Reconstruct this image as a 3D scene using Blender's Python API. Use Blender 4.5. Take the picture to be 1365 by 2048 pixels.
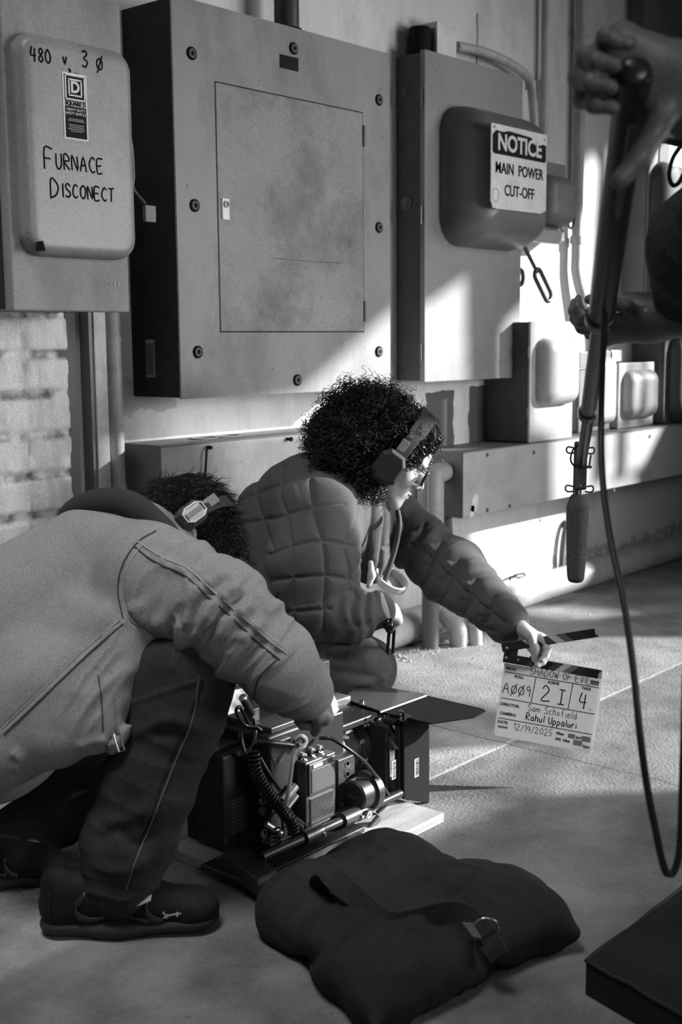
import bpy, bmesh, math, random
import numpy as np
from math import pi, sin, cos, radians, sqrt, atan2
from mathutils import Vector, Matrix, Quaternion, noise as mnoise
from mathutils.geometry import tessellate_polygon

for o in list(bpy.data.objects): bpy.data.objects.remove(o)
SC = bpy.context.scene
COL = SC.collection
random.seed(7); RNG = np.random.default_rng(7)

# ------------------------------------------------------------ camera
TH, PT, RL, CAM_H, CAM_D, FPX = radians(40.6), radians(8.0), radians(0.5), 1.05, 2.6, 2450.0
cF = np.array([cos(TH)*cos(PT), sin(TH)*cos(PT), -sin(PT)])
_r0 = np.array([sin(TH), -cos(TH), 0.0]); _u0 = np.cross(_r0, cF)
cR = _r0*cos(RL)-_u0*sin(RL); cU = _r0*sin(RL)+_u0*cos(RL)
cC = np.array([0.0, -CAM_D, CAM_H])
cam_data = bpy.data.cameras.new('camera'); cam = bpy.data.objects.new('camera', cam_data); COL.objects.link(cam)
m = Matrix.Identity(4)
for i in range(3):
    m[i][0], m[i][1], m[i][2], m[i][3] = cR[i], cU[i], -cF[i], cC[i]
cam.matrix_world = m
cam_data.sensor_fit = 'VERTICAL'; cam_data.sensor_height = 36.0; cam_data.sensor_width = 24.0
cam_data.lens = FPX/2048*36.0
cam_data.clip_start = 0.05
cam_data.dof.use_dof = True; cam_data.dof.focus_distance = 2.65; cam_data.dof.aperture_fstop = 5.0
SC.camera = cam
def ray(x, y): return cF + cR*(x-682.5)/FPX - cU*(y-1024)/FPX
def at(x, y, d): return cC + ray(x, y)*d                 # point at distance d in front of the camera
def onY(x, y, Y=0.0):
    r = ray(x, y); return cC + r*((Y-cC[1])/r[1])
def onZ(x, y, Z=0.0):
    r = ray(x, y); return cC + r*((Z-cC[2])/r[2])

# ------------------------------------------------------------ light
SC.view_settings.view_transform = 'Standard'; SC.view_settings.look = 'None'
SC.view_settings.gamma = 1.0; SC.view_settings.exposure = 0.0; SC.view_settings.use_curve_mapping = False
W = bpy.data.worlds.new('world'); SC.world = W; W.use_nodes = True
bg = W.node_tree.nodes['Background']; bg.inputs[0].default_value = (1, 1, 1, 1); bg.inputs[1].default_value = 0.02
SUN_D = Vector((-1.2, 1.0, -0.58)).normalized()
sl = bpy.data.lights.new('sun', 'SUN'); sl.energy = 12.0; sl.angle = radians(0.6)
so = bpy.data.objects.new('sun', sl); COL.objects.link(so); so.rotation_euler = SUN_D.to_track_quat('-Z', 'Y').to_euler(); so.location = (8, -6, 5)
def area(name, loc, target, sx, sy, e, spread=180):
    l = bpy.data.lights.new(name, 'AREA'); l.shape = 'RECTANGLE'; l.size = sx; l.size_y = sy; l.energy = e; l.spread = radians(spread)
    o = bpy.data.objects.new(name, l); COL.objects.link(o); o.location = loc
    o.rotation_euler = (Vector(target)-Vector(loc)).to_track_quat('-Z', 'Y').to_euler(); return o
area('fill_far_right', (6.0, -3.9, 2.4), (2.4, -0.3, 0.9), 1.5, 1.5, 9, 75)  # unseen area light added as soft fill from the right
area('fill_front', (4.2, -3.9, 1.15), (2.15, 0.0, 0.85), 1.3, 1.1, 18, 75)  # added fill for the wall and panels, no visible source
area('fill_overhead', (0.3, -1.2, 4.0), (1.4, -0.75, 0.6), 1.2, 1.2, 8.5, 48)  # area light added above to brighten the crouching man
area('fill_camera_side', (0.3, -3.7, 1.9), (1.6, -0.6, 0.85), 0.9, 0.9, 2.6, 70)  # direct fill added from behind the camera, not bounced light
pl = bpy.data.lights.new('floor_hotspot_fill', 'SPOT'); pl.energy = 260; pl.spot_size = radians(17); pl.spot_blend = 1.0; pl.shadow_soft_size = 0.12  # added spot with no known source, brightens one patch of floor
po = bpy.data.objects.new('floor_hotspot_fill', pl); COL.objects.link(po); po.location = (5.6, -2.9, 2.3); po.rotation_euler = (Vector((2.95, -1.22, 0))-Vector(po.location)).to_track_quat('-Z', 'Y').to_euler()

# ------------------------------------------------------------ materials
MATS = {}
def M(name, v, rough=0.6, metal=0.0, var=0.12, scale=9.0, bump=0.05, bscale=120.0, spec=0.5, dirt=0.0, dscale=3.0, stretch=None, bdist=0.004, grain=0.3):
    """grey procedural: base value v, mottled by noise, with dirt blotches and a fine bump"""
    if name in MATS: return MATS[name]
    mt = bpy.data.materials.new(name); mt.use_nodes = True; MATS[name] = mt
    nt = mt.node_tree; N = nt.nodes; L = nt.links; b = N['Principled BSDF']
    b.inputs['Roughness'].default_value = rough; b.inputs['Metallic'].default_value = metal
    b.inputs['Specular IOR Level'].default_value = spec
    tc = N.new('ShaderNodeTexCoord'); src = tc.outputs['Object']
    if stretch:
        mp = N.new('ShaderNodeMapping'); mp.inputs['Scale'].default_value = stretch; L.new(src, mp.inputs[0]); src = mp.outputs[0]
    n = N.new('ShaderNodeTexNoise'); n.inputs['Scale'].default_value = scale; n.inputs['Detail'].default_value = 8; n.inputs['Roughness'].default_value = 0.65
    L.new(src, n.inputs['Vector'])
    r = N.new('ShaderNodeMapRange'); r.inputs[1].default_value = 0.25; r.inputs[2].default_value = 0.75
    r.inputs[3].default_value = v*(1-var); r.inputs[4].default_value = v*(1+var); L.new(n.outputs[0], r.inputs[0])
    outv = r.outputs[0]
    if grain > 0 and bump > 0:   # fine speckle of worn paint, dust and weave
        n4 = N.new('ShaderNodeTexNoise'); n4.inputs['Scale'].default_value = 330; n4.inputs['Detail'].default_value = 3; n4.inputs['Roughness'].default_value = 0.7; L.new(tc.outputs['Object'], n4.inputs['Vector'])
        r4 = N.new('ShaderNodeMapRange'); r4.inputs[1].default_value = 0.3; r4.inputs[2].default_value = 0.7; r4.inputs[3].default_value = 1-grain; r4.inputs[4].default_value = 1+grain; L.new(n4.outputs[0], r4.inputs[0])
        m4 = N.new('ShaderNodeMath'); m4.operation = 'MULTIPLY'; L.new(outv, m4.inputs[0]); L.new(r4.outputs[0], m4.inputs[1]); outv = m4.outputs[0]
    if dirt > 0:
        n2 = N.new('ShaderNodeTexNoise'); n2.inputs['Scale'].default_value = dscale; n2.inputs['Detail'].default_value = 10; n2.inputs['Roughness'].default_value = 0.75
        L.new(src, n2.inputs['Vector'])
        r2 = N.new('ShaderNodeMapRange'); r2.inputs[1].default_value = 0.48; r2.inputs[2].default_value = 0.72; r2.inputs[3].default_value = 1.0; r2.inputs[4].default_value = 1.0-dirt
        L.new(n2.outputs[0], r2.inputs[0])
        mu = N.new('ShaderNodeMath'); mu.operation = 'MULTIPLY'; L.new(outv, mu.inputs[0]); L.new(r2.outputs[0], mu.inputs[1]); outv = mu.outputs[0]
    cb = N.new('ShaderNodeCombineColor')
    for k in range(3): L.new(outv, cb.inputs[k])
    L.new(cb.outputs[0], b.inputs['Base Color'])
    if bump > 0:
        n3 = N.new('ShaderNodeTexNoise'); n3.inputs['Scale'].default_value = bscale; n3.inputs['Detail'].default_value = 4
        L.new(tc.outputs['Object'], n3.inputs['Vector'])
        bp = N.new('ShaderNodeBump'); bp.inputs['Strength'].default_value = bump; bp.inputs['Distance'].default_value = bdist
        L.new(n3.outputs[0], bp.inputs['Height']); L.new(bp.outputs[0], b.inputs['Normal'])
    return mt

# ------------------------------------------------------------ object helpers
def link(name, verts, faces, mat, parent=None, smooth=None, bevel=0.0, bseg=2, kind=None):
    me = bpy.data.meshes.new(name)
    me.from_pydata([tuple(map(float, v)) for v in verts], [], [tuple(f) for f in faces]); me.update()
    return link_mesh(name, me, mat, parent, smooth, bevel, bseg, kind)
def link_mesh(name, me, mat, parent=None, smooth=None, bevel=0.0, bseg=2, kind=None):
    if mat: me.materials.append(mat)
    if smooth is not None:
        me.polygons.foreach_set('use_smooth', [True]*len(me.polygons))
        if smooth < 179: me.set_sharp_from_angle(angle=radians(smooth))
    o = bpy.data.objects.new(name, me); COL.objects.link(o)
    if parent is not None:
        o.parent = parent; o.matrix_parent_inverse = parent.matrix_basis.inverted()
    if bevel > 0:
        bv = o.modifiers.new('bevel', 'BEVEL'); bv.width = bevel; bv.segments = bseg; bv.limit_method = 'ANGLE'; bv.angle_limit = radians(40)
    if kind: o['kind'] = kind
    return o
def tag(o, label, cat, group=None):
    o['label'] = label; o['category'] = cat
    if group: o['group'] = group
    return o
def thing(name, label, cat, loc=(0, 0, 0), group=None):
    o = bpy.data.objects.new(name, None); COL.objects.link(o); o.location = tuple(map(float, loc)); o.empty_display_size = 0.05
    return tag(o, label, cat, group)

def orth(d):
    d = Vector(d).normalized(); a = Vector((0, 0, 1)) if abs(d.z) < 0.9 else Vector((1, 0, 0))
    u = d.cross(a).normalized(); return u, d.cross(u).normalized()
class MB:
    """collects shapes into one mesh; F is an optional local frame (origin, 3x3 columns)"""
    def __init__(s, o=(0, 0, 0), x=(1, 0, 0), y=(0, 1, 0), z=(0, 0, 1)):
        s.v, s.f = [], []; s.o = np.array(o, float); s.A = np.array([x, y, z], float).T
    def P(s, p): return s.o + s.A @ np.array(p, float)
    def add(s, vs, fs):
        b = len(s.v); s.v += [s.P(p) for p in vs]; s.f += [tuple(i+b for i in f) for f in fs]; return s
    def box(s, c, d, R=None):
        hx, hy, hz = d[0]/2, d[1]/2, d[2]/2
        vs = [np.array((x, y, z)) for x in (-hx, hx) for y in (-hy, hy) for z in (-hz, hz)]
        if R is not None: vs = [np.array(R) @ v for v in vs]
        vs = [v+np.array(c) for v in vs]
        return s.add(vs, [(0, 1, 3, 2), (4, 6, 7, 5), (0, 4, 5, 1), (2, 3, 7, 6), (0, 2, 6, 4), (1, 5, 7, 3)])
    def box2(s, lo, hi):
        lo, hi = np.array(lo, float), np.array(hi, float); return s.box((lo+hi)/2, np.abs(hi-lo))
    def tube(s, pts, r, seg=10, cap=True, flat=None, closed=False):
        pts = [Vector(p) for p in pts]; n = len(pts); rr = r if hasattr(r, '__len__') else [r]*n
        vs, fs = [], []; pu = None
        for i, p in enumerate(pts):
            if closed: t = pts[(i+1) % n]-pts[i-1]
            else: t = pts[min(i+1, n-1)]-pts[max(i-1, 0)]
            t = t.normalized() if t.length > 1e-9 else Vector((0, 0, 1))
            if pu is None: u = orth(t)[0] if flat is None else (Vector(flat)-t*Vector(flat).dot(t)).normalized()
            else:
                u = pu-t*pu.dot(t); u = u.normalized() if u.length > 1e-6 else orth(t)[0]
            w = t.cross(u); pu = u
            for k in range(seg):
                a = 2*pi*k/seg; q = rr[i]
                if flat is None: vs.append(p+u*cos(a)*q+w*sin(a)*q)
                else: vs.append(p+u*cos(a)*q*0.18+w*sin(a)*q)
        m_ = n if closed else n-1
        for i in range(m_):
            for k in range(seg):
                a, b2 = i*seg+k, i*seg+(k+1) % seg; c, d = ((i+1) % n)*seg+(k+1) % seg, ((i+1) % n)*seg+k
                fs.append((a, b2, c, d))
        if cap and not closed:
            fs.append(tuple(range(seg-1, -1, -1))); fs.append(tuple((n-1)*seg+k for k in range(seg)))
        return s.add(vs, fs)
    def cyl(s, a, b, r, r2=None, seg=24): return s.tube([a, b], [r, r if r2 is None else r2], seg)
    def lathe(s, a, d, prof, seg=32):
        """prof = [(t along d, radius)]"""
        a = Vector(a); d = Vector(d).normalized(); u, w = orth(d); vs, fs = [], []
        for t, r in prof:
            for k in range(seg):
                an = 2*pi*k/seg; vs.append(a+d*t+(u*cos(an)+w*sin(an))*max(r, 1e-5))
        for i in range(len(prof)-1):
            for k in range(seg):
                fs.append((i*seg+k, i*seg+(k+1) % seg, (i+1)*seg+(k+1) % seg, (i+1)*seg+k))
        fs.append(tuple(range(seg-1, -1, -1))); fs.append(tuple((len(prof)-1)*seg+k for k in range(seg)))
        return s.add(vs, fs)
    def prism(s, poly, h, axis=2, base=0.0):
        """2-D polygon in the two other axes, extruded along axis from base to base+h"""
        n = len(poly); vs = []
        for z in (base, base+h):
            for (p, q) in poly:
                c = [0, 0, 0]; c[axis] = z; c[(axis+1) % 3] = p; c[(axis+2) % 3] = q; vs.append(c)
        return s.add(vs, [tuple(range(n-1, -1, -1)), tuple(range(n, 2*n))]+[(i, (i+1) % n, n+(i+1) % n, n+i) for i in range(n)])
    def dome(s, x0, x1, z0, z1, y, depth, r, rc=None, nu=44, nv=44, p=2.0):
        """a pressed cover: rectangle x0..x1, z0..z1 on plane y rising towards -y with rolled edges"""
        def samp(a, b, n):
            t = np.linspace(0, 1, n); t = 0.5-0.5*np.cos(pi*t); t = 0.5-0.5*np.cos(pi*t) if r < 0.25*abs(b-a) else t
            return a+(b-a)*t
        X, Z = samp(x0, x1, nu), samp(z0, z1, nv); rc = rc or r; vs, fs = [], []
        for z in Z:
            for x in X:
                ex, ez = min(x-x0, x1-x), min(z-z0, z1-z)
                if ex < rc and ez < rc: e = rc-sqrt((rc-ex)**2+(rc-ez)**2)
                else: e = min(ex, ez)
                px_, pz_ = x, z
                if e < 0:
                    cx, cz = (x0+rc if x-x0 < rc else x1-rc), (z0+rc if z-z0 < rc else z1-rc)
                    k = rc/sqrt((x-cx)**2+(z-cz)**2); px_, pz_, e = cx+(x-cx)*k, cz+(z-cz)*k, 0
                q = min(e/r, 1.0); h = depth*(1-(1-q)**p)**(1/p)
                vs.append((px_, y-h, pz_))
        for j in range(nv-1):
            for i in range(nu-1):
                a = j*nu+i; fs.append((a, a+1, a+nu+1, a+nu))
        rim = [i for i in range(nu)]+[j*nu+nu-1 for j in range(1, nv)]+[(nv-1)*nu+i for i in range(nu-2, -1, -1)]+[j*nu for j in range(nv-2, 0, -1)]
        fs.append(tuple(rim[::-1])); return s.add(vs, fs)
    def build(s, name, mat, parent=None, **k): return link(name, s.v, s.f, mat, parent, **k)

def arc(c, u, v, r, a0, a1, n=12, ry=None):
    c, u, v = Vector(c), Vector(u), Vector(v); ry = ry or r
    return [c+u*(r*cos(a0+(a1-a0)*i/n))+v*(ry*sin(a0+(a1-a0)*i/n)) for i in range(n+1)]
def spline(pts, n=8):
    """Catmull-Rom through pts"""
    P = [Vector(p) for p in pts]; P = [P[0]*2-P[1]]+P+[P[-1]*2-P[-2]]; out = []
    for i in range(1, len(P)-2):
        for k in range(n):
            t = k/n; a, b, c, d = P[i-1:i+3]
            out.append(0.5*((2*b)+(c-a)*t+(2*a-5*b+4*c-d)*t*t+(3*b-a-3*c+d)*t**3))
    return out+[P[-2]]

# ------------------------------------------------------------ lettering
def text(name, s, size, org, right, up, mat, parent, align='CENTER', sx=1.0, ext=0.0004, bold=0.0, spacing=1.0):
    cu = bpy.data.curves.new(name, 'FONT'); cu.body = s; cu.size = size; cu.align_x = align; cu.align_y = 'CENTER'
    cu.extrude = ext; cu.offset = bold; cu.space_character = spacing; cu.resolution_u = 3
    t = bpy.data.objects.new(name, cu); COL.objects.link(t)
    dg = bpy.context.evaluated_depsgraph_get(); me = bpy.data.meshes.new_from_object(t.evaluated_get(dg)); bpy.data.objects.remove(t)
    right, up = Vector(right).normalized(), Vector(up).normalized(); n = right.cross(up)
    mm = Matrix(((right.x*sx, up.x, n.x, org[0]), (right.y*sx, up.y, n.y, org[1]), (right.z*sx, up.z, n.z, org[2]), (0, 0, 0, 1)))
    me.transform(mm); me.materials.clear(); return link_mesh(name, me, mat, parent)
HF = {  # single-stroke hand lettering
'A':[[(0,0),(.3,1),(.6,0)],[(.12,.4),(.5,.42)]],'B':[[(0,0),(0,1),(.4,.9),(.4,.6),(0,.52),(.45,.4),(.45,.1),(0,0)]],'C':[[(.55,.85),(.3,1),(.05,.7),(.05,.3),(.3,0),(.55,.15)]],
'D':[[(0,0),(.05,1),(.4,.85),(.55,.5),(.4,.12),(0,0)]],'E':[[(.5,1),(0,.97),(0,0),(.5,.03)],[(0,.5),(.4,.53)]],'F':[[(0,0),(.02,1),(.5,1)],[(0,.5),(.4,.53)]],'H':[[(0,0),(0,1)],[(.5,0),(.5,1)],[(0,.5),(.5,.5)]],
'I':[[(.1,0),(.1,1)]],'L':[[(0,1),(0,0),(.5,0)]],'N':[[(0,0),(0,1),(.5,.05),(.5,1)]],'O':[[(.3,1),(.05,.75),(.05,.25),(.3,0),(.55,.25),(.55,.75),(.3,1)]],'P':[[(0,0),(0,1)],[(0,1),(.45,.9),(.45,.6),(0,.5)]],
'R':[[(0,0),(0,1),(.42,.92),(.42,.6),(0,.5),(.5,0)]],'S':[[(.5,.85),(.28,1),(.05,.8),(.15,.58),(.42,.42),(.5,.2),(.25,0),(0,.12)]],'T':[[(.25,0),(.28,1)],[(0,.98),(.58,1)]],'U':[[(0,1),(.02,.25),(.25,0),(.5,.25),(.5,1)]],
'V':[[(0,1),(.25,0),(.5,1)]],'W':[[(0,1),(.15,0),(.3,.7),(.45,0),(.6,1)]],'Q':[[(.3,1),(.05,.75),(.05,.25),(.3,0),(.55,.25),(.55,.75),(.3,1)],[(.15,.45),(.7,-.15)]],
'a':[[(.4,.5),(.2,.6),(.02,.3),(.15,0),(.4,.2),(.4,.55),(.45,0)]],'c':[[(.4,.5),(.2,.6),(.03,.3),(.2,0),(.42,.1)]],'d':[[(.4,.4),(.2,.55),(.02,.28),(.18,0),(.42,.2),(.42,1),(.45,0)]],'e':[[(.04,.3),(.4,.35),(.22,.6),(.03,.3),(.2,0),(.42,.12)]],
'f':[[(.4,.95),(.2,1),(.15,.7),(.15,0)],[(0,.55),(.35,.55)]],'h':[[(0,0),(0,1)],[(0,.4),(.22,.6),(.4,.4),(.4,0)]],'i':[[(.08,0),(.08,.55)],[(.08,.78),(.09,.82)]],'l':[[(.08,0),(.08,1)]],
'm':[[(0,0),(0,.55)],[(0,.4),(.15,.58),(.25,.4),(.25,0)],[(.25,.4),(.4,.58),(.52,.4),(.52,0)]],'n':[[(0,0),(0,.55)],[(0,.4),(.2,.58),(.38,.4),(.38,0)]],'o':[[(.2,.58),(.02,.3),(.2,0),(.4,.3),(.2,.58)]],
'p':[[(0,-.4),(0,.55)],[(0,.45),(.25,.58),(.42,.3),(.22,0),(0,.12)]],'r':[[(0,0),(0,.55)],[(0,.35),(.2,.57),(.35,.5)]],'u':[[(0,.55),(.02,.15),(.2,0),(.38,.2),(.38,.55),(.42,0)]],
'0':[[(.25,1),(.03,.7),(.03,.3),(.25,0),(.48,.3),(.48,.7),(.25,1)]],'1':[[(.05,.8),(.2,1),(.2,0)]],'2':[[(.02,.75),(.2,1),(.45,.8),(.4,.5),(0,0),(.6,.02)]],'3':[[(.02,.9),(.3,1),(.45,.78),(.15,.55),(.48,.32),(.28,0),(0,.1)]],
'4':[[(.12,1),(.02,.4),(.5,.42)],[(.42,.9),(.38,-.05)]],'5':[[(.45,1),(.1,1),(.05,.6),(.35,.6),(.42,.25),(.2,0),(0,.1)]],'8':[[(.25,.5),(.05,.75),(.25,1),(.45,.75),(.25,.5),(.03,.25),(.25,0),(.47,.25),(.25,.5)]],'9':[[(.42,.8),(.2,1),(.05,.75),(.2,.52),(.42,.75),(.4,0)]],
'v':[[(0,.6),(.2,0),(.42,.62)]],'w':[[(0,.6),(.12,0),(.25,.45),(.38,0),(.5,.6)]],'/':[[(0,-.1),(.35,1)]],'.':[[(.05,0),(.07,.05)]],'$':[[(.3,.85),(.05,.65),(.05,.25),(.3,.05),(.55,.25),(.55,.65),(.3,.85)],[(.05,-.15),(.55,1.05)]],
'I2':[[(0,1),(.5,1)],[(.25,1),(.25,0)],[(0,0),(.5,0)]]}
def hand(name, rows, org, right, up, mat, parent, w=0.0012, jitter=0.03):
    """rows = [(string, x, y, size)] in metres from org; flat marker strokes"""
    right, up = Vector(right).normalized(), Vector(up).normalized(); nrm = right.cross(up); mb = MB(); rg = random.Random(3); org = Vector(org)
    for s, x, y, sz in rows:
        toks = list(s) if '|' not in s else s.split('|')
        for ch in toks:
            if ch == ' ': x += 0.45*sz; continue
            if ch == '': continue
            g = HF[ch]; mx = max(p[0] for st in g for p in st)
            for st in g:
                pts = [org+right*(x+(p[0]*0.9+rg.uniform(-jitter, jitter))*sz)+up*(y+(p[1]+rg.uniform(-jitter, jitter))*sz) for p in st]
                if len(pts) > 2: pts = spline(pts, 3)
                mb.tube(pts, w, 6, flat=nrm)
            x += (mx*0.9+0.22)*sz
    return mb.build(name, mat, parent)
# ------------------------------------------------------------ grey palette
M('paint_grey', 0.26, rough=0.6, spec=.3, var=0.16, scale=5, dirt=0.42, dscale=3.5, stretch=(1, 1, 0.5), bump=0.04)
M('paint_grey_dark', 0.13, rough=0.5, var=0.15, scale=6, dirt=0.35, dscale=4)
M('cover_grey', 0.22, rough=0.42, var=0.12, scale=6, dirt=0.25, dscale=4)
M('paint_white', 0.70, rough=0.6, var=0.1, scale=6, dirt=0.35, dscale=7)
M('conduit_paint', 0.5, rough=0.5, var=0.12, scale=12, dirt=0.4, dscale=10)
M('black', 0.012, rough=0.7, var=0.2, spec=.12); M('black_matte', 0.010, rough=0.85, var=0.2)
M('ink', 0.008, rough=0.9, var=0.05, bump=0, spec=.05); M('white_ink', 0.62, rough=0.6, var=0.05, bump=0)
M('steel', 0.5, rough=0.32, metal=1.0, var=0.1); M('dark_steel', 0.1, rough=0.4, metal=0.8)
M('rubber', 0.02, rough=0.7)

def grp(mt): return mt.node_tree.nodes, mt.node_tree.links
# floor: worn concrete with chalky control joints
fm = M('concrete', 0.22, rough=0.6, var=0.45, scale=4.5, bump=0.45, bscale=110, dirt=0.6, dscale=2.4, spec=0.4, bdist=0.008)
N, L = grp(fm); pb = N['Principled BSDF']
def joint(axis, pos, wid, val, fade=None):
    tc = N.new('ShaderNodeTexCoord'); sp = N.new('ShaderNodeSeparateXYZ'); L.new(tc.outputs['Object'], sp.inputs[0])
    nz = N.new('ShaderNodeTexNoise'); nz.inputs['Scale'].default_value = 14; L.new(tc.outputs['Object'], nz.inputs['Vector'])
    a = N.new('ShaderNodeMath'); a.operation = 'MULTIPLY_ADD'; L.new(nz.outputs[0], a.inputs[0]); a.inputs[1].default_value = 0.02; L.new(sp.outputs[axis], a.inputs[2])
    s = N.new('ShaderNodeMath'); s.operation = 'SUBTRACT'; L.new(a.outputs[0], s.inputs[0]); s.inputs[1].default_value = pos+0.01
    ab = N.new('ShaderNodeMath'); ab.operation = 'ABSOLUTE'; L.new(s.outputs[0], ab.inputs[0])
    mr = N.new('ShaderNodeMapRange'); mr.inputs[1].default_value = wid*0.5; mr.inputs[2].default_value = wid; mr.inputs[3].default_value = 0.8; mr.inputs[4].default_value = 0; L.new(ab.outputs[0], mr.inputs[0])
    fac = mr.outputs[0]
    if fade:   # the chalk is worn away at one end
        fr_ = N.new('ShaderNodeMapRange'); fr_.inputs[1].default_value = fade; fr_.inputs[2].default_value = fade+0.7; L.new(sp.outputs['X'], fr_.inputs[0])
        fm_ = N.new('ShaderNodeMath'); fm_.operation = 'MULTIPLY'; L.new(fac, fm_.inputs[0]); L.new(fr_.outputs[0], fm_.inputs[1]); fac = fm_.outputs[0]
    old = pb.inputs['Base Color'].links[0].from_socket
    mx = N.new('ShaderNodeMix'); mx.data_type = 'RGBA'; L.new(fac, mx.inputs[0]); L.new(old, mx.inputs[6]); mx.inputs[7].default_value = (val, val, val, 1)
    L.new(mx.outputs[2], pb.inputs['Base Color'])
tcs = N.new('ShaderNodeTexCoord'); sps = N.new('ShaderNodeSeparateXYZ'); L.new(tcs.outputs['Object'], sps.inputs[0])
mrs = N.new('ShaderNodeMapRange'); mrs.inputs[1].default_value = -0.93; mrs.inputs[2].default_value = -0.90; mrs.inputs[3].default_value = 0.85; mrs.inputs[4].default_value = 1.45; L.new(sps.outputs['Y'], mrs.inputs[0])  # far slab coloured lighter, near slab darker, standing in for the light levels
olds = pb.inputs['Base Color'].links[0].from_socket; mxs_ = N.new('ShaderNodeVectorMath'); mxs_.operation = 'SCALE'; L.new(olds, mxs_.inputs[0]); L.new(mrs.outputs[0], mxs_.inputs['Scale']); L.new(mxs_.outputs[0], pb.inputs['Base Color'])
joint('Y', -0.915, 0.006, 0.55, 1.75); joint('X', 2.626, 0.004, 0.06)
# pits in the slab
vo = N.new('ShaderNodeTexNoise'); vo.inputs['Scale'].default_value = 38; vo.inputs['Detail'].default_value = 2
tcf = N.new('ShaderNodeTexCoord'); L.new(tcf.outputs['Object'], vo.inputs['Vector'])
mr = N.new('ShaderNodeMapRange'); mr.inputs[1].default_value = 0.68; mr.inputs[2].default_value = 0.76; mr.inputs[3].default_value = 0; mr.inputs[4].default_value = 0.6; L.new(vo.outputs[0], mr.inputs[0])
old = pb.inputs['Base Color'].links[0].from_socket
mx = N.new('ShaderNodeMix'); mx.data_type = 'RGBA'; L.new(mr.outputs[0], mx.inputs[0]); L.new(old, mx.inputs[6]); mx.inputs[7].default_value = (0.05, 0.05, 0.05, 1); L.new(mx.outputs[2], pb.inputs['Base Color'])
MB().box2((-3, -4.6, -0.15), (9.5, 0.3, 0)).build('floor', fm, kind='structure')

# back wall: painted plaster with bare ragged patches
wm = M('plaster', 0.74, rough=0.75, var=0.09, scale=3.5, bump=0.25, bscale=40, dirt=0.38, dscale=4.0, stretch=(1, 1, 0.35), bdist=0.006)
N, L = grp(wm); pb = N['Principled BSDF']
def patch(x0, x1, z0, z1, val, rag=0.02, strength=0.95):
    tc = N.new('ShaderNodeTexCoord')
    nz = N.new('ShaderNodeTexNoise'); nz.inputs['Scale'].default_value = 18; nz.inputs['Detail'].default_value = 4; L.new(tc.outputs['Object'], nz.inputs['Vector'])
    sb = N.new('ShaderNodeVectorMath'); sb.operation = 'SUBTRACT'; L.new(nz.outputs[1], sb.inputs[0]); sb.inputs[1].default_value = (0.5, 0.5, 0.5)
    sc = N.new('ShaderNodeVectorMath'); sc.operation = 'MULTIPLY_ADD'; L.new(sb.outputs[0], sc.inputs[0]); sc.inputs[1].default_value = (rag*4,)*3; L.new(tc.outputs['Object'], sc.inputs[2])
    sp = N.new('ShaderNodeSeparateXYZ'); L.new(sc.outputs[0], sp.inputs[0]); prev = None
    for ax, lo, hi in (('X', x0, x1), ('Z', z0, z1)):
        for op, ref in (('GREATER_THAN', lo), ('LESS_THAN', hi)):
            c = N.new('ShaderNodeMath'); c.operation = op; L.new(sp.outputs[ax], c.inputs[0]); c.inputs[1].default_value = ref
            if prev is None: prev = c
            else:
                mu = N.new('ShaderNodeMath'); mu.operation = 'MULTIPLY'; L.new(prev.outputs[0], mu.inputs[0]); L.new(c.outputs[0], mu.inputs[1]); prev = mu
    st = N.new('ShaderNodeMath'); st.operation = 'MULTIPLY'; L.new(prev.outputs[0], st.inputs[0]); st.inputs[1].default_value = strength
    old = pb.inputs['Base Color'].links[0].from_socket
    mx = N.new('ShaderNodeMix'); mx.data_type = 'RGBA'; L.new(st.outputs[0], mx.inputs[0]); L.new(old, mx.inputs[6]); mx.inputs[7].default_value = (val, val, val, 1)
    L.new(mx.outputs[2], pb.inputs['Base Color'])
def pxpatch(x0, y0, x1, y1, val, **k):
    a, b = onY(x0, y1), onY(x1, y0); patch(a[0], b[0], a[2], b[2], val, **k)
pxpatch(856, 900, 906, 778, 0.12, rag=0.008) if False else None
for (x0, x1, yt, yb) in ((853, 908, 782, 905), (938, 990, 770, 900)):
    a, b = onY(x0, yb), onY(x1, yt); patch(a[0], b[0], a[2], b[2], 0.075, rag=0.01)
a, b = onY(1000, 900), onY(1036, 790); patch(a[0], b[0], 0.6, 0.70, 0.12, rag=0.03)
a = onY(955, 60); patch(a[0]-0.004, a[0]+0.004, 1.98, 2.2, 0.04, rag=0.006); patch(a[0]-0.05, a[0]+0.08, 2.0, 2.02, 0.05, rag=0.03)
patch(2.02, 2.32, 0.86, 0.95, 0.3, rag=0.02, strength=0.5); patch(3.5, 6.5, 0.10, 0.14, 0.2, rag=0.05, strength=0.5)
MB().box2((1.985, 0, 0), (8.5, 0.2, 3.4)).build('wall_back', wm, kind='structure')

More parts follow.
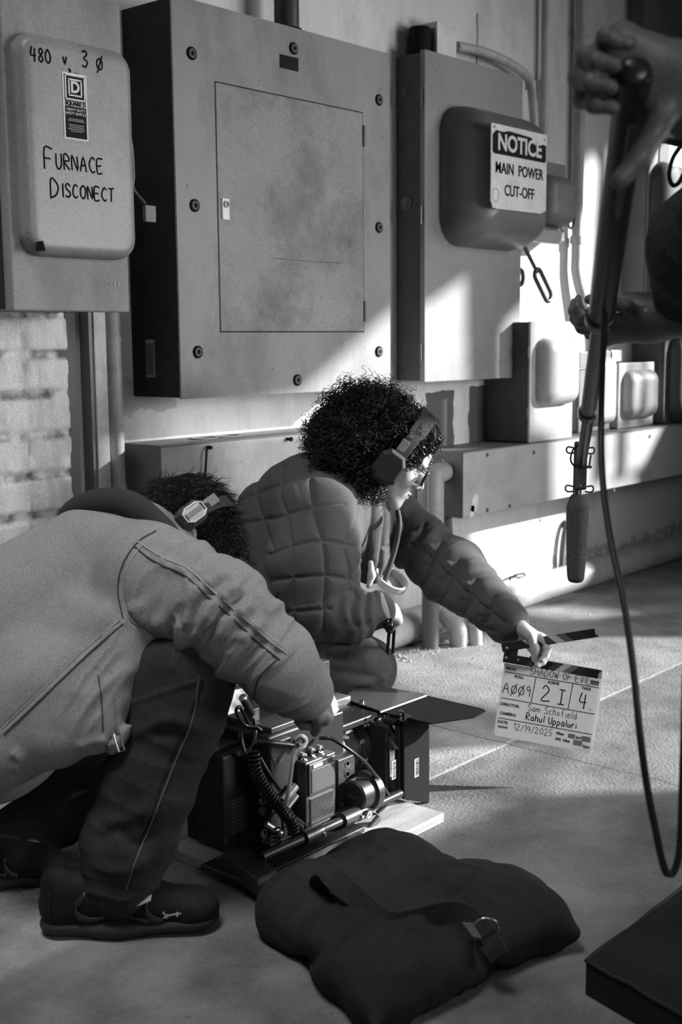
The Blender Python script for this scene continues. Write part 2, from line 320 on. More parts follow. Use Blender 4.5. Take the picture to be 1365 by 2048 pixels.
# painted block wall on the left, courses modelled
bz0 = onY(80, 870)[2]; bdz = (onY(80, 709)[2]-onY(80, 1030)[2])/4
def blocks():
    xs = np.arange(-0.2, 1.951, 0.0085); zs = np.arange(0.0, 2.3, 0.007); X, Z = np.meshgrid(xs, zs)
    def fn(sx, sz, seed):
        return np.array([mnoise.noise(Vector((x*sx+seed, seed*1.7, z*sz))) for x, z in zip(X.ravel(), Z.ravel())]).reshape(X.shape)
    n1, n2 = fn(6, 6, 1.3), fn(30, 30, 4.1)
    k = (Z-bz0)/bdz+n1*0.03; row = np.floor(k+0.5); dz = np.abs(k-np.round(k))*bdz
    vx = (X+np.where(row % 2 == 0, 0.0, 0.13)+n1*0.01)/0.26; dx = np.abs(vx-np.round(vx))*0.26
    g = np.minimum(np.clip((dz-0.009-n2*0.004)/0.006, 0, 1), np.clip((dx-0.002)/0.004, 0.55, 1))
    Y = -0.010*g+n2*0.0018+n1*0.002
    nx, nz = len(xs), len(zs); V = np.stack([X, Y, Z], -1).reshape(-1, 3)
    I = (np.arange(nz-1)[:, None]*nx+np.arange(nx-1)[None]).ravel()
    return V, np.stack([I, I+1, I+nx+1, I+nx], 1), g.ravel()
bm_ = M('block_paint', 0.74, rough=0.8, var=0.14, scale=7, bump=0.4, bscale=50, dirt=0.55, dscale=6, stretch=(1, 1, 0.3))
bV, bF, bG = blocks(); bo = link('wall_left', bV, bF.tolist(), bm_, smooth=180, kind='structure')
att = bo.data.attributes.new('face_paint', 'FLOAT', 'POINT'); att.data.foreach_set('value', bG.astype(np.float32))
N, L = grp(bm_); pb = N['Principled BSDF']; an = N.new('ShaderNodeAttribute'); an.attribute_name = 'face_paint'
tc = N.new('ShaderNodeTexCoord'); nz = N.new('ShaderNodeTexNoise'); nz.inputs['Scale'].default_value = 16; nz.inputs['Detail'].default_value = 8; L.new(tc.outputs['Object'], nz.inputs['Vector'])
mr = N.new('ShaderNodeMapRange'); mr.inputs[1].default_value = 0.42; mr.inputs[2].default_value = 0.62; L.new(nz.outputs[0], mr.inputs[0])
inv = N.new('ShaderNodeMath'); inv.operation = 'SUBTRACT'; inv.inputs[0].default_value = 1; L.new(an.outputs['Fac'], inv.inputs[1])
mu = N.new('ShaderNodeMath'); mu.operation = 'MULTIPLY'; L.new(inv.outputs[0], mu.inputs[0]); L.new(mr.outputs[0], mu.inputs[1])
old = pb.inputs['Base Color'].links[0].from_socket; mx = N.new('ShaderNodeMix'); mx.data_type = 'RGBA'; L.new(mu.outputs[0], mx.inputs[0]); L.new(old, mx.inputs[6]); mx.inputs[7].default_value = (0.10, 0.10, 0.10, 1); L.new(mx.outputs[2], pb.inputs['Base Color'])
MB().box2((-0.2, 0.01, 0), (1.952, 0.2, 2.3)).build('wall_left', M('paint_white', .6), kind='structure')
MB().box2((1.952, 0.06, 0), (1.986, 0.2, 2.4)).build('trim_1', M('paint_grey_dark', .1), kind='structure')

# unseen blocker added behind the camera; its openings are cut to shape the sun patches
K = 4.6
LIT = [
 [(1.95, .725), (1.95, .745), (2.2, .755), (2.38, .775), (2.81, 1.02), (3.2, 1.09), (3.40, 1.18), (3.42, .8), (3.42, .58), (2.75, .70)],
 [(3.82, -.03), (4.3, -.03), (4.46, .12), (4.48, .34), (4.09, .345), (4.09, .60), (4.56, .62), (4.63, 1.0), (4.69, 1.75), (4.63, 1.80), (4.50, 1.56), (4.32, 1.44), (4.12, 1.39), (3.95, 1.2), (3.65, 1.02), (3.65, .62), (3.80, .575)],
 [(4.20, .36), (4.29, .36), (4.29, .58), (4.20, .58)], [(4.39, .37), (4.55, .40), (4.73, .57), (4.39, .57)],
 [(4.66, .63), (4.71, .63), (4.71, .92), (4.66, .92)], [(4.78, .63), (4.97, .63), (4.97, .92), (4.78, .92)],
 [(4.80, 1.30), (5.1, 1.30), (5.1, 1.85), (4.80, 1.85)],
 [(4.02, -.075), (3.86, -.055), (3.56, -.20), (3.67, -.26)],
 [(3.35, -.12), (2.9, -.06), (2.37, -.23), (1.98, -.43), (1.62, -.59), (.95, -.67), (.9, -.86), (1.6, -.82), (2.6, -.72), (3.06, -.45), (3.15, -.31)],
 [(.6, -.64), (.9, -.655), (1.5, -.56), (1.5, -.24), (.6, -.24)],
 [(1.30, -.2), (1.62, -.2), (1.62, .38), (1.42, .38)],
]
outer = [(-4, -2.668), (9, -2.668), (9, 6.0), (-4, 6.0)]
loops = [outer]+LIT
flat = [p for l in loops for p in l]
tri = tessellate_polygon([[Vector((p[0], p[1], 0)) for p in l] for l in loops])
link('sun_mask_wall', [(p[0]+1.2*K, -K, p[1]+0.58*K) for p in flat], [tuple(t) for t in tri], M('paint_white', .6), kind='structure')

# ------------------------------------------------------------ electrical gear on the wall
X3 = (1, 0, 0); Z3 = (0, 0, 1)
pg, pd, cg, cp = MATS['paint_grey'], MATS['paint_grey_dark'], MATS['cover_grey'], MATS['conduit_paint']
INK, WINK, BLK, STL, DST = MATS['ink'], MATS['white_ink'], MATS['black'], MATS['steel'], MATS['dark_steel']

# big panel
T = thing('electrical_panel', 'large grey electrical panel with a hinged inner door and eight round bolts', 'electrical panel', (2.6, -0.1, 1.4))
x0, x1, z0, z1, yf = 2.165, 3.045, 0.90, 1.908, -0.20
MB().box2((x0+.004, -.192, z0+.003), (x1-.004, -.002, z1-.003)).build('enclosure', M('panel_side_shade', 0.028, dirt=0.3, spec=.15, rough=.7), T, bevel=.003)  # enclosure coloured near black to stand for its shaded left side
dx0, dx1 = onY(434, 400, yf)[0], onY(727.5, 400, yf)[0]; dz0, dz1 = onY(440, 665, yf)[2], onY(430, 162, yf)[2]
cv = MB()
for lo, hi in (((x0, z0), (dx0, z1)), ((dx1, z0), (x1, z1)), ((dx0, z0), (dx1, dz0)), ((dx0, dz1), (dx1, z1))):
    cv.box2((lo[0], yf, lo[1]), (hi[0], -.194, hi[1]))
cv.build('front_cover', pg, T)
door = MB().box2((dx0+.004, yf-.0015, dz0+.003), (dx1-.003, -.1945, dz1-.003)).build('door', M('panel_door', 0.25, rough=0.6, spec=.3, dirt=0.6, dscale=3.2, scale=5, var=.16, bump=.05), T, bevel=.0015)
h = MB()
for (py0, py1) in ((252, 294), (602, 643)):
    zz0, zz1 = onY(729, py1, yf)[2], onY(729, py0, yf)[2]
    hb = MB().cyl((dx1, yf-.003, zz0), (dx1, yf-.003, zz1), .005, seg=10)
    hb.build('hinge', pd, door)
a, b = onY(443, 439, yf), onY(456, 398, yf)
lk = MB().box2((a[0], yf-.006, a[2]), (b[0], yf-.001, b[2])).build('latch_plate', M('bright_plate', .62, rough=.35), door, bevel=.001)
c = onY(449.5, 409, yf); lkb = MB().lathe((c[0], yf-.005, c[2]), (0, -1, 0), [(0, .009), (.004, .009), (.004, .006), (.002, .0055)]).build('keyhole', DST, lk, smooth=40)
for (px_, py_) in ((383, 107), (587, 97), (758, 200), (389, 411), (758, 455), (395.5, 704), (758, 703), (594.5, 760)):
    c = onY(px_, py_, yf)
    w_ = MB().lathe((c[0], yf+.001, c[2]), (0, -1, 0), [(0, .0165), (.004, .0165), (.006, .0145), (.006, .011)]).build('bolt', M('bolt_ring', .010, rough=.9, spec=.1), T, smooth=40)
    MB().lathe((c[0], yf, c[2]), (0, -1, 0), [(0, .0115), (.005, .0115), (.006, .0065), (.001, .006)]).build('bolt_cap', M('bolt_cap', .13, rough=.8, spec=.2), w_, smooth=40)
    MB().lathe((c[0], yf, c[2]), (0, -1, 0), [(0, .0055), (.003, .0055)], 6).build('bolt_head', BLK, w_)
a, b = onY(560, 135, yf), onY(596, 117, yf); MB().box2((a[0], yf-.002, a[2]), (b[0], yf, b[2])).build('nameplate', BLK, T)
# paper sticker low on the panel's left side
s_ = MB().box2((x0+.0025, -.095, .955), (x0+.0045, -.060, 1.055)).build('paper_sticker', M('old_paper', .2), T)
mb = MB()
for k in range(5): mb.box2((x0+.0018, -.090+.006*k, .962), (x0+.0028, -.088+.006*k, 1.045))
mb.build('sticker_print', INK, s_)
a, b = onY(545, 516, yf-.002), onY(683, 526, yf-.002); MB().tube([(a[0], yf-.0016, a[2]), ((a[0]+b[0])/2, yf-.0016, (a[2]+b[2])/2-.002), (b[0], yf-.0016, b[2])], .0014, 6, flat=(0, 1, 0)).build('scratch_mark', M('scratch', .07), door)
q = MB(); rg = random.Random(2)
for k in range(60):
    x, z = rg.uniform(x0+.03, x1-.03), rg.uniform(z0+.03, z1-.05)
    if dx0-.01 < x < dx1+.01 and dz0-.01 < z < dz1+.01: continue
    r_ = rg.uniform(.001, .0032); q.add([(x+r_*cos(t)*rg.uniform(.5, 1.2), yf-.0004, z+r_*sin(t)*rg.uniform(.6, 1.6)) for t in (0, 1.2, 2.4, 3.6, 4.8)], [(0, 4, 3, 2, 1)])
o = q.build('rust_specks', M('scratch', .07), T); o['kind'] = 'stuff'
# pipe nipple on top
T = thing('pipe_nipple', 'dark threaded pipe rising from the top of the large panel', 'pipe', (2.66, -.1, 1.91))
c = onY(574, 55, -.1)
MB().cyl((c[0], -.1, 1.90), (c[0], -.1, 2.6), .036).build('pipe', M('pipe_black', .035, rough=.45, dirt=.2), T, smooth=40)
MB().lathe((c[0], -.1, 1.906), (0, 0, 1), [(0, .05), (.02, .05), (.02, .044), (.028, .044)], 12).build('locknut', BLK, T)

# furnace disconnect at top left
T = thing('safety_switch', 'grey safety switch box hand-lettered for the furnace, upper left of the wall', 'safety switch', (1.78, -.14, 1.5))
yf = -.26; fx0, fx1 = onY(22, 500, yf)[0], onY(256, 500, yf)[0]; fz0 = onY(140, 623, yf)[2]; fz1 = onY(240, 12, yf)[2]
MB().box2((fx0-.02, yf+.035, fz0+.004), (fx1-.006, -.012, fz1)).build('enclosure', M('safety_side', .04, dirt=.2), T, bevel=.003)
MB().box2((fx0, yf, fz0), (fx1, yf+.034, fz1+.004)).build('front_cover', pg, T, bevel=.004)
cxa, cxb = onY(32, 400, yf)[0], onY(254, 400, yf)[0]; cza, czb = onY(150, 515, yf-.0)[2]-.002, onY(130, 85, yf)[2]
MB().dome(cxa, cxb, cza, czb, yf, .042, .032, .05, p=3).build('raised_cover', cg, T, smooth=60)
yl = yf-.0425
# handwriting
o = onY(62, 124, yl)
hand('marker_writing', [('480', .0, 0, .029), ('v', .085, .006, .026), ('3', .137, .008, .034), ('$', .178, .006, .032), ('3', .098, -.020, .016), ('w', .116, -.020, .018)], onY(62, 120, yl), X3, (0, 0, 1), INK, T, w=.0022)
hand('marker_writing', [('F', 0, 0, .046), ('URNACE', .030, .004, .033), ('D', .012, -.060, .042), ('ISCONECT', .044, -.056, .0295)], onY(90, 338, yl), X3, (0, 0, 1), INK, T, w=.0022)
a, b = onY(129, 277, yl), onY(172, 152, yl); lw, lh = b[0]-a[0], b[2]-a[2]; lx, lz = a[0], a[2]
lab = MB().box2((lx, yl-.001, lz), (lx+lw, yl+.0005, lz+lh)).build('maker_label', WINK, T)
q = MB(); fr = .004
q.box2((lx+fr, yl-.0016, lz+lh*.58), (lx+lw-fr, yl-.0008, lz+lh-fr)); q.box2((lx+fr, yl-.0016, lz+fr), (lx+lw-fr, yl-.0008, lz+lh*.50)); q.build('label_field', BLK, lab)
q = MB(); cx, cz = lx+lw/2, lz+lh*.785
for s1 in (.052, .034):
    t_ = .0035
    for sx_, sz_, ex, ez in ((0, s1/2, s1, t_), (0, -s1/2, s1, t_), (s1/2, 0, t_, s1), (-s1/2, 0, t_, s1)):
        q.box((cx+sx_, yl-.002, cz+sz_), (ex+t_*(ex > ez), .001, ez))
q.build('square_emblem', WINK, lab)
text('label_print', 'D', .034, (cx, yl-.0018, cz), X3, Z3, WINK, lab, bold=.0012)
text('label_print', 'SQUARE D', .0125, (cx, yl-.0018, lz+lh*.54), X3, Z3, INK, lab, bold=.0004, sx=.95)
text('label_print', 'HEAVY DUTY\nSAFETY SWITCH', .0085, (cx, yl-.0018, lz+lh*.42), X3, Z3, WINK, lab)
q = MB()
for k, (w_, zz) in enumerate(((.6, .31), (.7, .285), (.65, .22), (.6, .19), (.7, .16), (.5, .13))): q.box((cx, yl-.0018, lz+lh*zz), (lw*w_, .0006, .0018))
q.build('label_print', M('grey_ink', .25), lab)
c = onY(80, 492, yl); MB().add([(c[0]-.012, yl-.001, c[2]-.012), (c[0]+.014, yl-.001, c[2]-.01), (c[0]+.008, yl-.001, c[2]+.012), (c[0]-.008, yl-.001, c[2]+.008)], [(0, 1, 2, 3)]).build('paint_blot', INK, T)
q = MB()
for px_ in (219, 229, 236.5): 
    c = onY(px_, 568, yf); q.box((c[0], yf-.0012, c[2]), (.002 if px_ > 221 else .0015, .001, .010 if px_ > 221 else .003))
q.build('scratch_marks', WINK, T)
# throw handle on its right side
yh = -.20
q = MB(); q.box2((fx1-.006, -.2, 1.30), (fx1+.012, -.1, 1.66)); q.build('handle_mount', pd, T, bevel=.003)
pts = [(fx1+.012, yh-.02, 1.62), (fx1+.04, yh-.02, 1.58), (fx1+.055, yh-.02, 1.52), (fx1+.058, yh-.02, 1.45), (fx1+.056, yh-.02, 1.42), (fx1+.085, yh-.03, 1.385)]
hd = MB().tube(spline(pts, 6), .0045, 8).build('switch_handle', DST, T, smooth=60)
MB().box((fx1+.097, yh-.03, 1.362), (.034, .012, .04)).build('handle_grip', M('grip', .16), hd, bevel=.002)
q = MB(); q.lathe((fx1, -.14, 1.72), (1, 0, 0), [(0, .03), (.02, .03), (.02, .022), (.05, .02)]); q.box((fx1+.03, -.15, 1.66), (.03, .04, .10)); q.build('hub_fitting', pd, T, smooth=40)

# main power cut-off switch
T = thing('cutoff_switch', 'tall grey main power switch box with a bulging pressed cover', 'switch box', (3.6, -.06, 1.4))
yf = -.125; bx0, bx1 = 3.325, onY(1043, 500, yf)[0]; bz0_, bz1_ = onY(850, 765, yf)[2], onY(852, 98, yf)[2]
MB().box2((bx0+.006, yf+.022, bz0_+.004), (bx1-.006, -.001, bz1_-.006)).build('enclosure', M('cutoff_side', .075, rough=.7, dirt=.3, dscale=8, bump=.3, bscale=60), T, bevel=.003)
fc = MB().box2((bx0, yf, bz0_), (bx1, yf+.02, bz1_)).build('front_cover', M('cutoff_face', .27, rough=.5, dirt=.42, dscale=3, scale=6), T, bevel=.003)
ux0, ux1 = onY(880, 400, yf)[0], bx1-.002; uz0, uz1 = onY(900, 492, yf)[2], onY(885, 207, yf)[2]
MB().dome(ux0, ux1, uz0, uz1, yf+.001, .17, .155, .10, nu=60, nv=60, p=2.2).build('raised_cover', M('bulge', .16, rough=.4, dirt=.25, dscale=5), T, smooth=80)
for z in (bz0_+.10, bz0_+.55, bz0_+.42*2.2, ):
    MB().cyl((bx0-.003, yf+.015, z-.03), (bx0-.003, yf+.015, z+.03), .006, seg=10).build('hinge', DST, T)
for (yy, z, r) in ((-.045, 1.50, .022), (-.04, 1.86, .012)):
    MB().lathe((bx0+.006, yy, z), (-1, 0, 0), [(0, r), (.004, r), (.004, r*.6), (.010, r*.5)]).build('bolt', pd, T, smooth=40)
MB().tube(arc((bx0+.005, -.045, 1.86), (0, 1, 0), (0, 0, 1), .06, pi, 2*pi+.6, 20), .002, 6).build('knockout_ring', pd, T)
c = onY(1045, 555, yf+.01); MB().tube(arc((bx1+.012, yf+.01, c[2]), (1, 0, 0), (0, 0, 1), .02, 0, 2*pi, 20, ry=.028), .008, 8).build('hasp_loop', DST, T, smooth=60)
# pull ring on a rod
T2 = thing('pull_hook', 'dark steel rod with a long ring hanging below the power switch cover', 'hook', (4.0, -.18, 1.25))
yy = -.14; p0, p1 = onY(1048, 490, yy), onY(1075, 545, yy)
MB().tube([(p0[0]-.02, yy+.0, p0[2]+.04), p0, p1], .0075, 10).build('rod', DST, T2, smooth=60)
c = (onY(1075, 545, yy)+onY(1098, 596, yy))/2; dv = Vector(onY(1098, 592, yy)-onY(1074, 543, yy)).normalized(); nv = Vector((dv.z, 0, -dv.x)); Lh = .052; rw = .022
ring = arc(Vector(c)+dv*Lh, nv, dv, rw, 0, pi, 8)+arc(Vector(c)-dv*Lh, -nv, -dv, rw, 0, pi, 8)
MB().tube(ring, .0085, 10, closed=True).build('ring', DST, T2, smooth=60)
# notice sign
ys = yf-.176
T = thing('notice_sign', 'white and dark notice sign fixed on the power switch cover, with torn top edge', 'sign', (3.75, ys, 1.6))
xs0, xs1 = onY(983, 330, ys)[0], onY(1094, 330, ys)[0]; zs0, zs1 = onY(983, 414, ys)[2], onY(988, 246, ys)[2]; sw, sh = xs1-xs0, zs1-zs0
P_ = lambda u, v: (xs0+sw*u, ys, zs0+sh*v)
pl = [(0.03, 0), (.1, -.01), (.9, -.0), (1, .05), (1, 1), (0, 1), (0, .08), (.02, .05)]
q = MB(); n_ = len(pl); q.add([P_(u, v) for u, v in pl]+[tuple(np.array(P_(u, v))+(0, .004, 0)) for u, v in pl], [tuple(range(n_)), tuple(range(2*n_-1, n_-1, -1))]+[(i, n_+i, n_+(i+1) % n_, (i+1) % n_) for i in range(n_)])
bd = q.build('sign_board', M('sign_white', .66, rough=.4, dirt=.15, dscale=12), T)
q = MB(); hp = [(.02, .67), (.05, .645), (.96, .645), (.985, .67), (.985, .86), (.93, .87), (.85, .845), (.78, .87), (.7, .925), (.3, .945), (.2, .92), (.08, .925), (.02, .87)]
q.add([tuple(np.array(P_(u, v))-(0, .0006, 0)) for u, v in hp], [tuple(range(len(hp)))]); q.build('header_band', M('sign_dark', .02, rough=.9, spec=.05), bd)
text('sign_lettering', 'NOTICE', sh*.275, tuple(np.array(P_(.5, .785))-(0, .0012, 0)), X3, Z3, WINK, bd, sx=sw/sh*.80, bold=.002, spacing=.98)
text('sign_lettering', 'MAIN  POWER', sh*.19, tuple(np.array(P_(.5, .48))-(0, .0012, 0)), X3, Z3, INK, bd, sx=sw/sh*.70, bold=.0006)
text('sign_lettering', 'CUT-OFF', sh*.19, tuple(np.array(P_(.5, .22))-(0, .0012, 0)), X3, Z3, INK, bd, sx=sw/sh*.70, bold=.0006)
MB().tube(arc(np.array(P_(.08, .15))-(0, .001, 0), X3, Z3, .018, 0, 2*pi, 24, ry=.022), .0012, 5, flat=(0, 1, 0)).build('seal_mark', M('grey_ink', .25), bd)
text('sign_lettering', 'SAFETY SIGN', sh*.03, tuple(np.array(P_(.85, .03))-(0, .0012, 0)), X3, Z3, M('grey_ink', .25), bd) if False else None
for u, v in ((.05, .96), (.95, .93)): MB().lathe(P_(u, v), (0, -1, 0), [(0, .004), (.002, .003)], 10).build('rivet', DST, bd)

# junction box, coupling and conduits above it
T = thing('junction_box', 'small white junction box standing on top of the power switch box', 'junction box', (3.45, -.06, 2.03))
jx0, jx1 = onY(875, 80, -.1)[0], onY(914, 80, -.1)[0]; jz1 = onY(876, 42, -.1)[2]
MB().box2((jx0, -.1, bz1_), (jx1, -.015, jz1)).build('box_body', M('paint_white', .6), T, bevel=.002)
MB().box2((jx0-.002, -.09, bz1_+.01), (jx0+.001, -.03, jz1-.02)).build('side_plate', pd, T)
T = thing('pipe_coupling', 'black pipe coupling beside the white junction box', 'coupling', (3.35, -.06, 1.98))
c = onY(840, 85, -.06); MB().lathe((c[0], -.06, bz1_-.004), (0, 0, 1), [(0, .036), (.085, .036), (.09, .033)]).build('coupling', BLK, T, smooth=40)
T = thing('bent_conduit', 'white painted conduit bending over and down beside the power switch box', 'conduit', (3.9, -.06, 2.0))
yy = -.055; pp = [onY(*p, yy) for p in ((914, 93), (965, 103), (1015, 124), (1050, 148), (1062, 170), (1066, 200), (1070, 260), (1076, 340))]
MB().tube(spline(pp, 6), .017, 14).build('conduit', cp, T, smooth=60)
c = onY(1062, 168, yy); MB().cyl((c[0], yy, c[2]-.02), (c[0], yy, c[2]+.01), .021).build('collar', cp, T, smooth=40)
T = thing('thin_conduit', 'thin vertical conduit beside the bent one with a coupling, running to the ceiling', 'conduit', (4.2, -.03, 2.3))
xa = onY(1090, 100, -.03)[0]; zc = onY(1090, 160, -.03)[2]
MB().cyl((xa, -.03, 1.5), (xa, -.03, 3.2), .014).build('conduit', cp, T, smooth=40); MB().cyl((xa, -.03, 1.6), (xa, -.03, zc), .018).build('coupling', cp, T, smooth=40)
T = thing('tall_conduit', 'tall vertical white conduit right of the notice sign, bent at its lower end', 'conduit', (4.5, -.04, 2.0))
xa = onY(1158, 300, -.035)[0]; zz = [onY(1158, y, -.035)[2] for y in (65, 480, 550, 640, 730)]
MB().tube(spline([(xa, -.035, 3.2), (xa, -.035, zz[0]), (xa, -.035, zz[1]), (xa+.005, -.035, zz[2]), (xa+.075, -.05, zz[3]), (xa+.09, -.06, zz[4])], 6), .022, 14).build('conduit', cp, T, smooth=60)
for z in (zz[0], zz[1]): MB().cyl((xa, -.035, z-.015), (xa, -.035, z+.015), .028).build('coupling', cp, T, smooth=40)

def wallbox(name, label, x0, x1, z0, z1, yf, mat, dome=None, dmat=None, hinge=True, side=None):
    if z0 < .70: z0 = .668
    T = thing(name, label, 'switch box', ((x0+x1)/2, yf/2, z0))
    MB().box2((x0, yf+.012, z0+.002), (x1-.004, -.001, z1-.002)).build('enclosure', side or mat, T, bevel=.003)
    MB().box2((x0, yf, z0), (x1, yf+.011, z1)).build('front_cover', mat, T, bevel=.003)
    if dome: MB().dome(*dome, nu=34, nv=40).build('raised_cover', dmat or mat, T, smooth=80)
    if hinge:
        for z in (z0+.25*(z1-z0), z0+.75*(z1-z0)): MB().cyl((x0-.002, yf+.008, z-.02), (x0-.002, yf+.008, z+.02), .005, seg=8).build('hinge', pd, T)
    return T
light = M('box_light', .42, rough=.5, dirt=.25, dscale=6); mid = M('box_mid', .2, rough=.5, dirt=.3, dscale=6)
# small box peeking out behind the sign
A0 = onY(1060, 330, -.1); A1 = onY(1130, 470, -.1); zb = onY(1135, 458, -.1)[2]; zt = onY(1120, 328, -.1)[2]
T = wallbox('small_switch_box', 'small grey switch box showing behind the notice sign, wire loop at its side', A0[0], A1[0], zb-.05, zt, -.1, mid, (A0[0]+.04, A1[0]-.002, zb+.0, zt-.05, -.1, .07, .05, .05), mid, False)
a, b = onY(1085, 483, -.15), onY(1134, 462, -.15); MB().box2((a[0]-.02, -.13, a[2]), (b[0], -.10, b[2])).build('bottom_flap', light, T, bevel=.002)
c = onY(1143, 438, -.12); MB().tube(arc(c, (1, 0, .2), (0, 0, 1), .022, 0, 2*pi, 20, ry=.036), .004, 8, closed=False).build('wire_loop', BLK, T, smooth=60)
# lower row of boxes standing over the trough
wallbox('domed_switch_box', 'pale switch box with a domed cover standing on the trough under the pull ring', onY(1060, 800, -.2)[0], onY(1146, 800, -.2)[0], onY(1100, 883, -.2)[2], onY(1100, 643, -.2)[2], -.2, light,
        (onY(1072, 740, -.2)[0], onY(1144, 740, -.2)[0], onY(1080, 812, -.2)[2], onY(1085, 675, -.2)[2], -.199, .055, .05, .05), light, side=M('bare_side', .1, dirt=.5, dscale=9))
c = onY(1135, 656, -.2)
yC = -.11
wallbox('middle_switch_box', 'domed switch box partly behind the boom pole above the trough', onY(1160, 760, yC)[0], onY(1222, 760, yC)[0], onY(1190, 862, yC)[2], onY(1190, 703, yC)[2], yC, mid,
        (onY(1178, 760, yC)[0], onY(1222, 760, yC)[0], onY(1190, 850, yC)[2], onY(1190, 715, yC)[2], yC+.001, .045, .04, .04), light)
T = thing('lever_bracket', 'small grey lever sticking out beside the domed switch box', 'lever', onY(1160, 740, -.14)); a, b = onY(1147, 740, -.16), onY(1173, 736, -.16)
MB().tube([(a[0], .0, a[2]-.006), (a[0], -.15, a[2]-.006), a-np.array((0, 0, .006))], .008, 8).build('lever', pd, T, smooth=60)
q = MB().tube([a, b], .006, 8).build('lever_arm', pd, T, smooth=60)
yD = -.13
wallbox('right_switch_box', 'small pale switch box with a narrow domed cover, right end of the trough', onY(1238, 790, yD)[0], onY(1308, 790, yD)[0], onY(1275, 856, yD)[2], onY(1275, 725, yD)[2], yD, light,
        (onY(1246, 790, yD)[0], onY(1308, 790, yD)[0]-.01, onY(1260, 838, yD)[2], onY(1260, 740, yD)[2], yD+.001, .045, .05, .05), light)
T = thing('padlock_tag', 'small white box with a hasp ring between the lower switch boxes', 'hasp box', onY(1228, 715, -.1)); a, b = onY(1215, 724, -.1), onY(1245, 700, -.1)
MB().box2((a[0], -.1, a[2]), (b[0], -.02, b[2])).build('box_body', M('paint_white', .6), T, bevel=.003)
c = onY(1221, 711, -.102); MB().tube(arc(c, X3, Z3, .014, 0, 2*pi, 16, ry=.02), .004, 6).build('ring', BLK, T)
yE = -.12
T = wallbox('tall_grey_cabinet', 'tall grey cabinet behind the boom operator with a long rounded cover', onY(1297, 440, yE)[0], 6.2, onY(1310, 585, yE)[2], onY(1310, 285, yE)[2], yE, mid,
        (onY(1300, 430, yE)[0], onY(1335, 430, yE)[0]+.03, onY(1310, 560, yE)[2], onY(1310, 320, yE)[2], yE+.001, .06, .06, .1), M('box_dark', .09, dirt=.2), False)
a, b = onY(1318, 326, yE), onY(1365, 297, yE); q_ = MB().box2((a[0], yE-.004, a[2]), (b[0]+.1, yE, b[2])).build('upper_sign', MATS['sign_white'], T)
q_2 = MB().box2((a[0], yE-.005, a[2]), (a[0]+(b[0]-a[0])*.4, yE-.004, b[2])).build('sign_edge', M('box_dark', .09), q_)
yF = -.16
wallbox('dark_cabinet', 'dark grey cabinet standing at the right end of the trough', onY(1330, 750, yF)[0], 6.3, onY(1350, 858, yF)[2], onY(1350, 645, yF)[2], yF, M('box_dark', .09), (onY(1338, 750, yF)[0], 6.2, onY(1350, 850, yF)[2], onY(1350, 660, yF)[2], yF+.001, .06, .06, .1), M('box_dark', .09), False)
T = thing('strut_channel', 'vertical grey strut between the small pale box and the dark cabinet', 'strut', onY(1322, 850, -.03)); xa = onY(1322, 800, -.03)[0]
MB().box2((xa-.04, -.05, .668), (xa+.04, -.001, 1.25)).build('strut', cp, T, bevel=.004)
T = thing('wide_duct', 'wide flat grey duct rising at the top right of the wall', 'duct', (4.9, -.05, 2.0)); xa, xb = onY(1290, 60, -.08)[0], onY(1365, 60, -.08)[0]
MB().box2((xa, -.08, 1.92), (xb+.3, -.001, 3.2)).build('duct', pd, T, bevel=.004)

# wiring troughs
T = thing('wiring_trough', 'long grey wiring trough running along the wall to the right', 'trough', (4.5, -.1, .44))
yt = -.20; tx0 = 3.445; tz0, tz1 = .436, .663
tm = M('trough_paint', .44, rough=.5, dirt=.3, dscale=5)
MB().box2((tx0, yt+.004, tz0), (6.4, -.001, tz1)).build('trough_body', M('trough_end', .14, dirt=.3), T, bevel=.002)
MB().box2((tx0+.002, yt, tz0+.002), (6.4, yt+.0035, tz1-.001)).build('trough_cover', tm, T, bevel=.001)
MB().box2((tx0, yt-.006, tz1), (6.4, -.001, tz1+.003)).build('trough_lid', M('lid_dusty', .22, dirt=.5, dscale=8), T)
for (px_, py_) in ((975, 910), (1020, 1012), (1068, 905), (1300, 873), (1228, 980), (975, 1020)):
    c = onY(px_, py_, yt); MB().lathe((c[0], yt, c[2]), (0, -1, 0), [(0, .008), (.004, .006)], 12).build('screw', pd, T)
q = MB()
for (px_, py_, r) in ((950, 1010, .03), (945, 1025, .02)):
    c = onY(px_, py_, yt-.001); q.add([(c[0]+cos(k)*r*(.6+.4*((k*7) % 3)/2), yt-.0012, c[2]+sin(k)*r*(.6+.5*((k*5) % 2))) for k in np.linspace(0, 6, 9)], [tuple(range(8, -1, -1))])
q.build('paint_chip', M('white_chip', .7), T)
T = thing('short_trough', 'short grey wiring trough under the large panel, lid standing ajar', 'trough', (2.6, -.07, .5))
ty = -.155; sx0, sx1 = 2.13, 3.05; sz1 = .775
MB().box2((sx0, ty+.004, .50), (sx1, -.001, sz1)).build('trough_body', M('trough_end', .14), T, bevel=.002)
MB().box2((sx0+.001, ty, .502), (sx1, ty+.0035, sz1-.001)).build('trough_cover', M('trough_paint2', .52, dirt=.3, dscale=5), T)
MB().box2((sx0, ty-.004, sz1), (sx1, -.001, sz1+.004)).build('trough_lid', M('lid_dusty', .22), T)
q = MB()
for px_ in (370, 480): 
    c = onZ(px_, 874, sz1+.005); q.tube(arc((c[0], -.075, sz1+.005), X3, (0, 1, 0), .045, 0, 2*pi, 24, ry=.03), .002, 5)
q.build('knockout_ring', pd, T)
c = onY(575, 878, ty); MB().lathe((c[0], ty, c[2]), (0, -1, 0), [(0, .005), (.012, .004), (.013, .007), (.017, .007)], 10).build('screw', BLK, T)
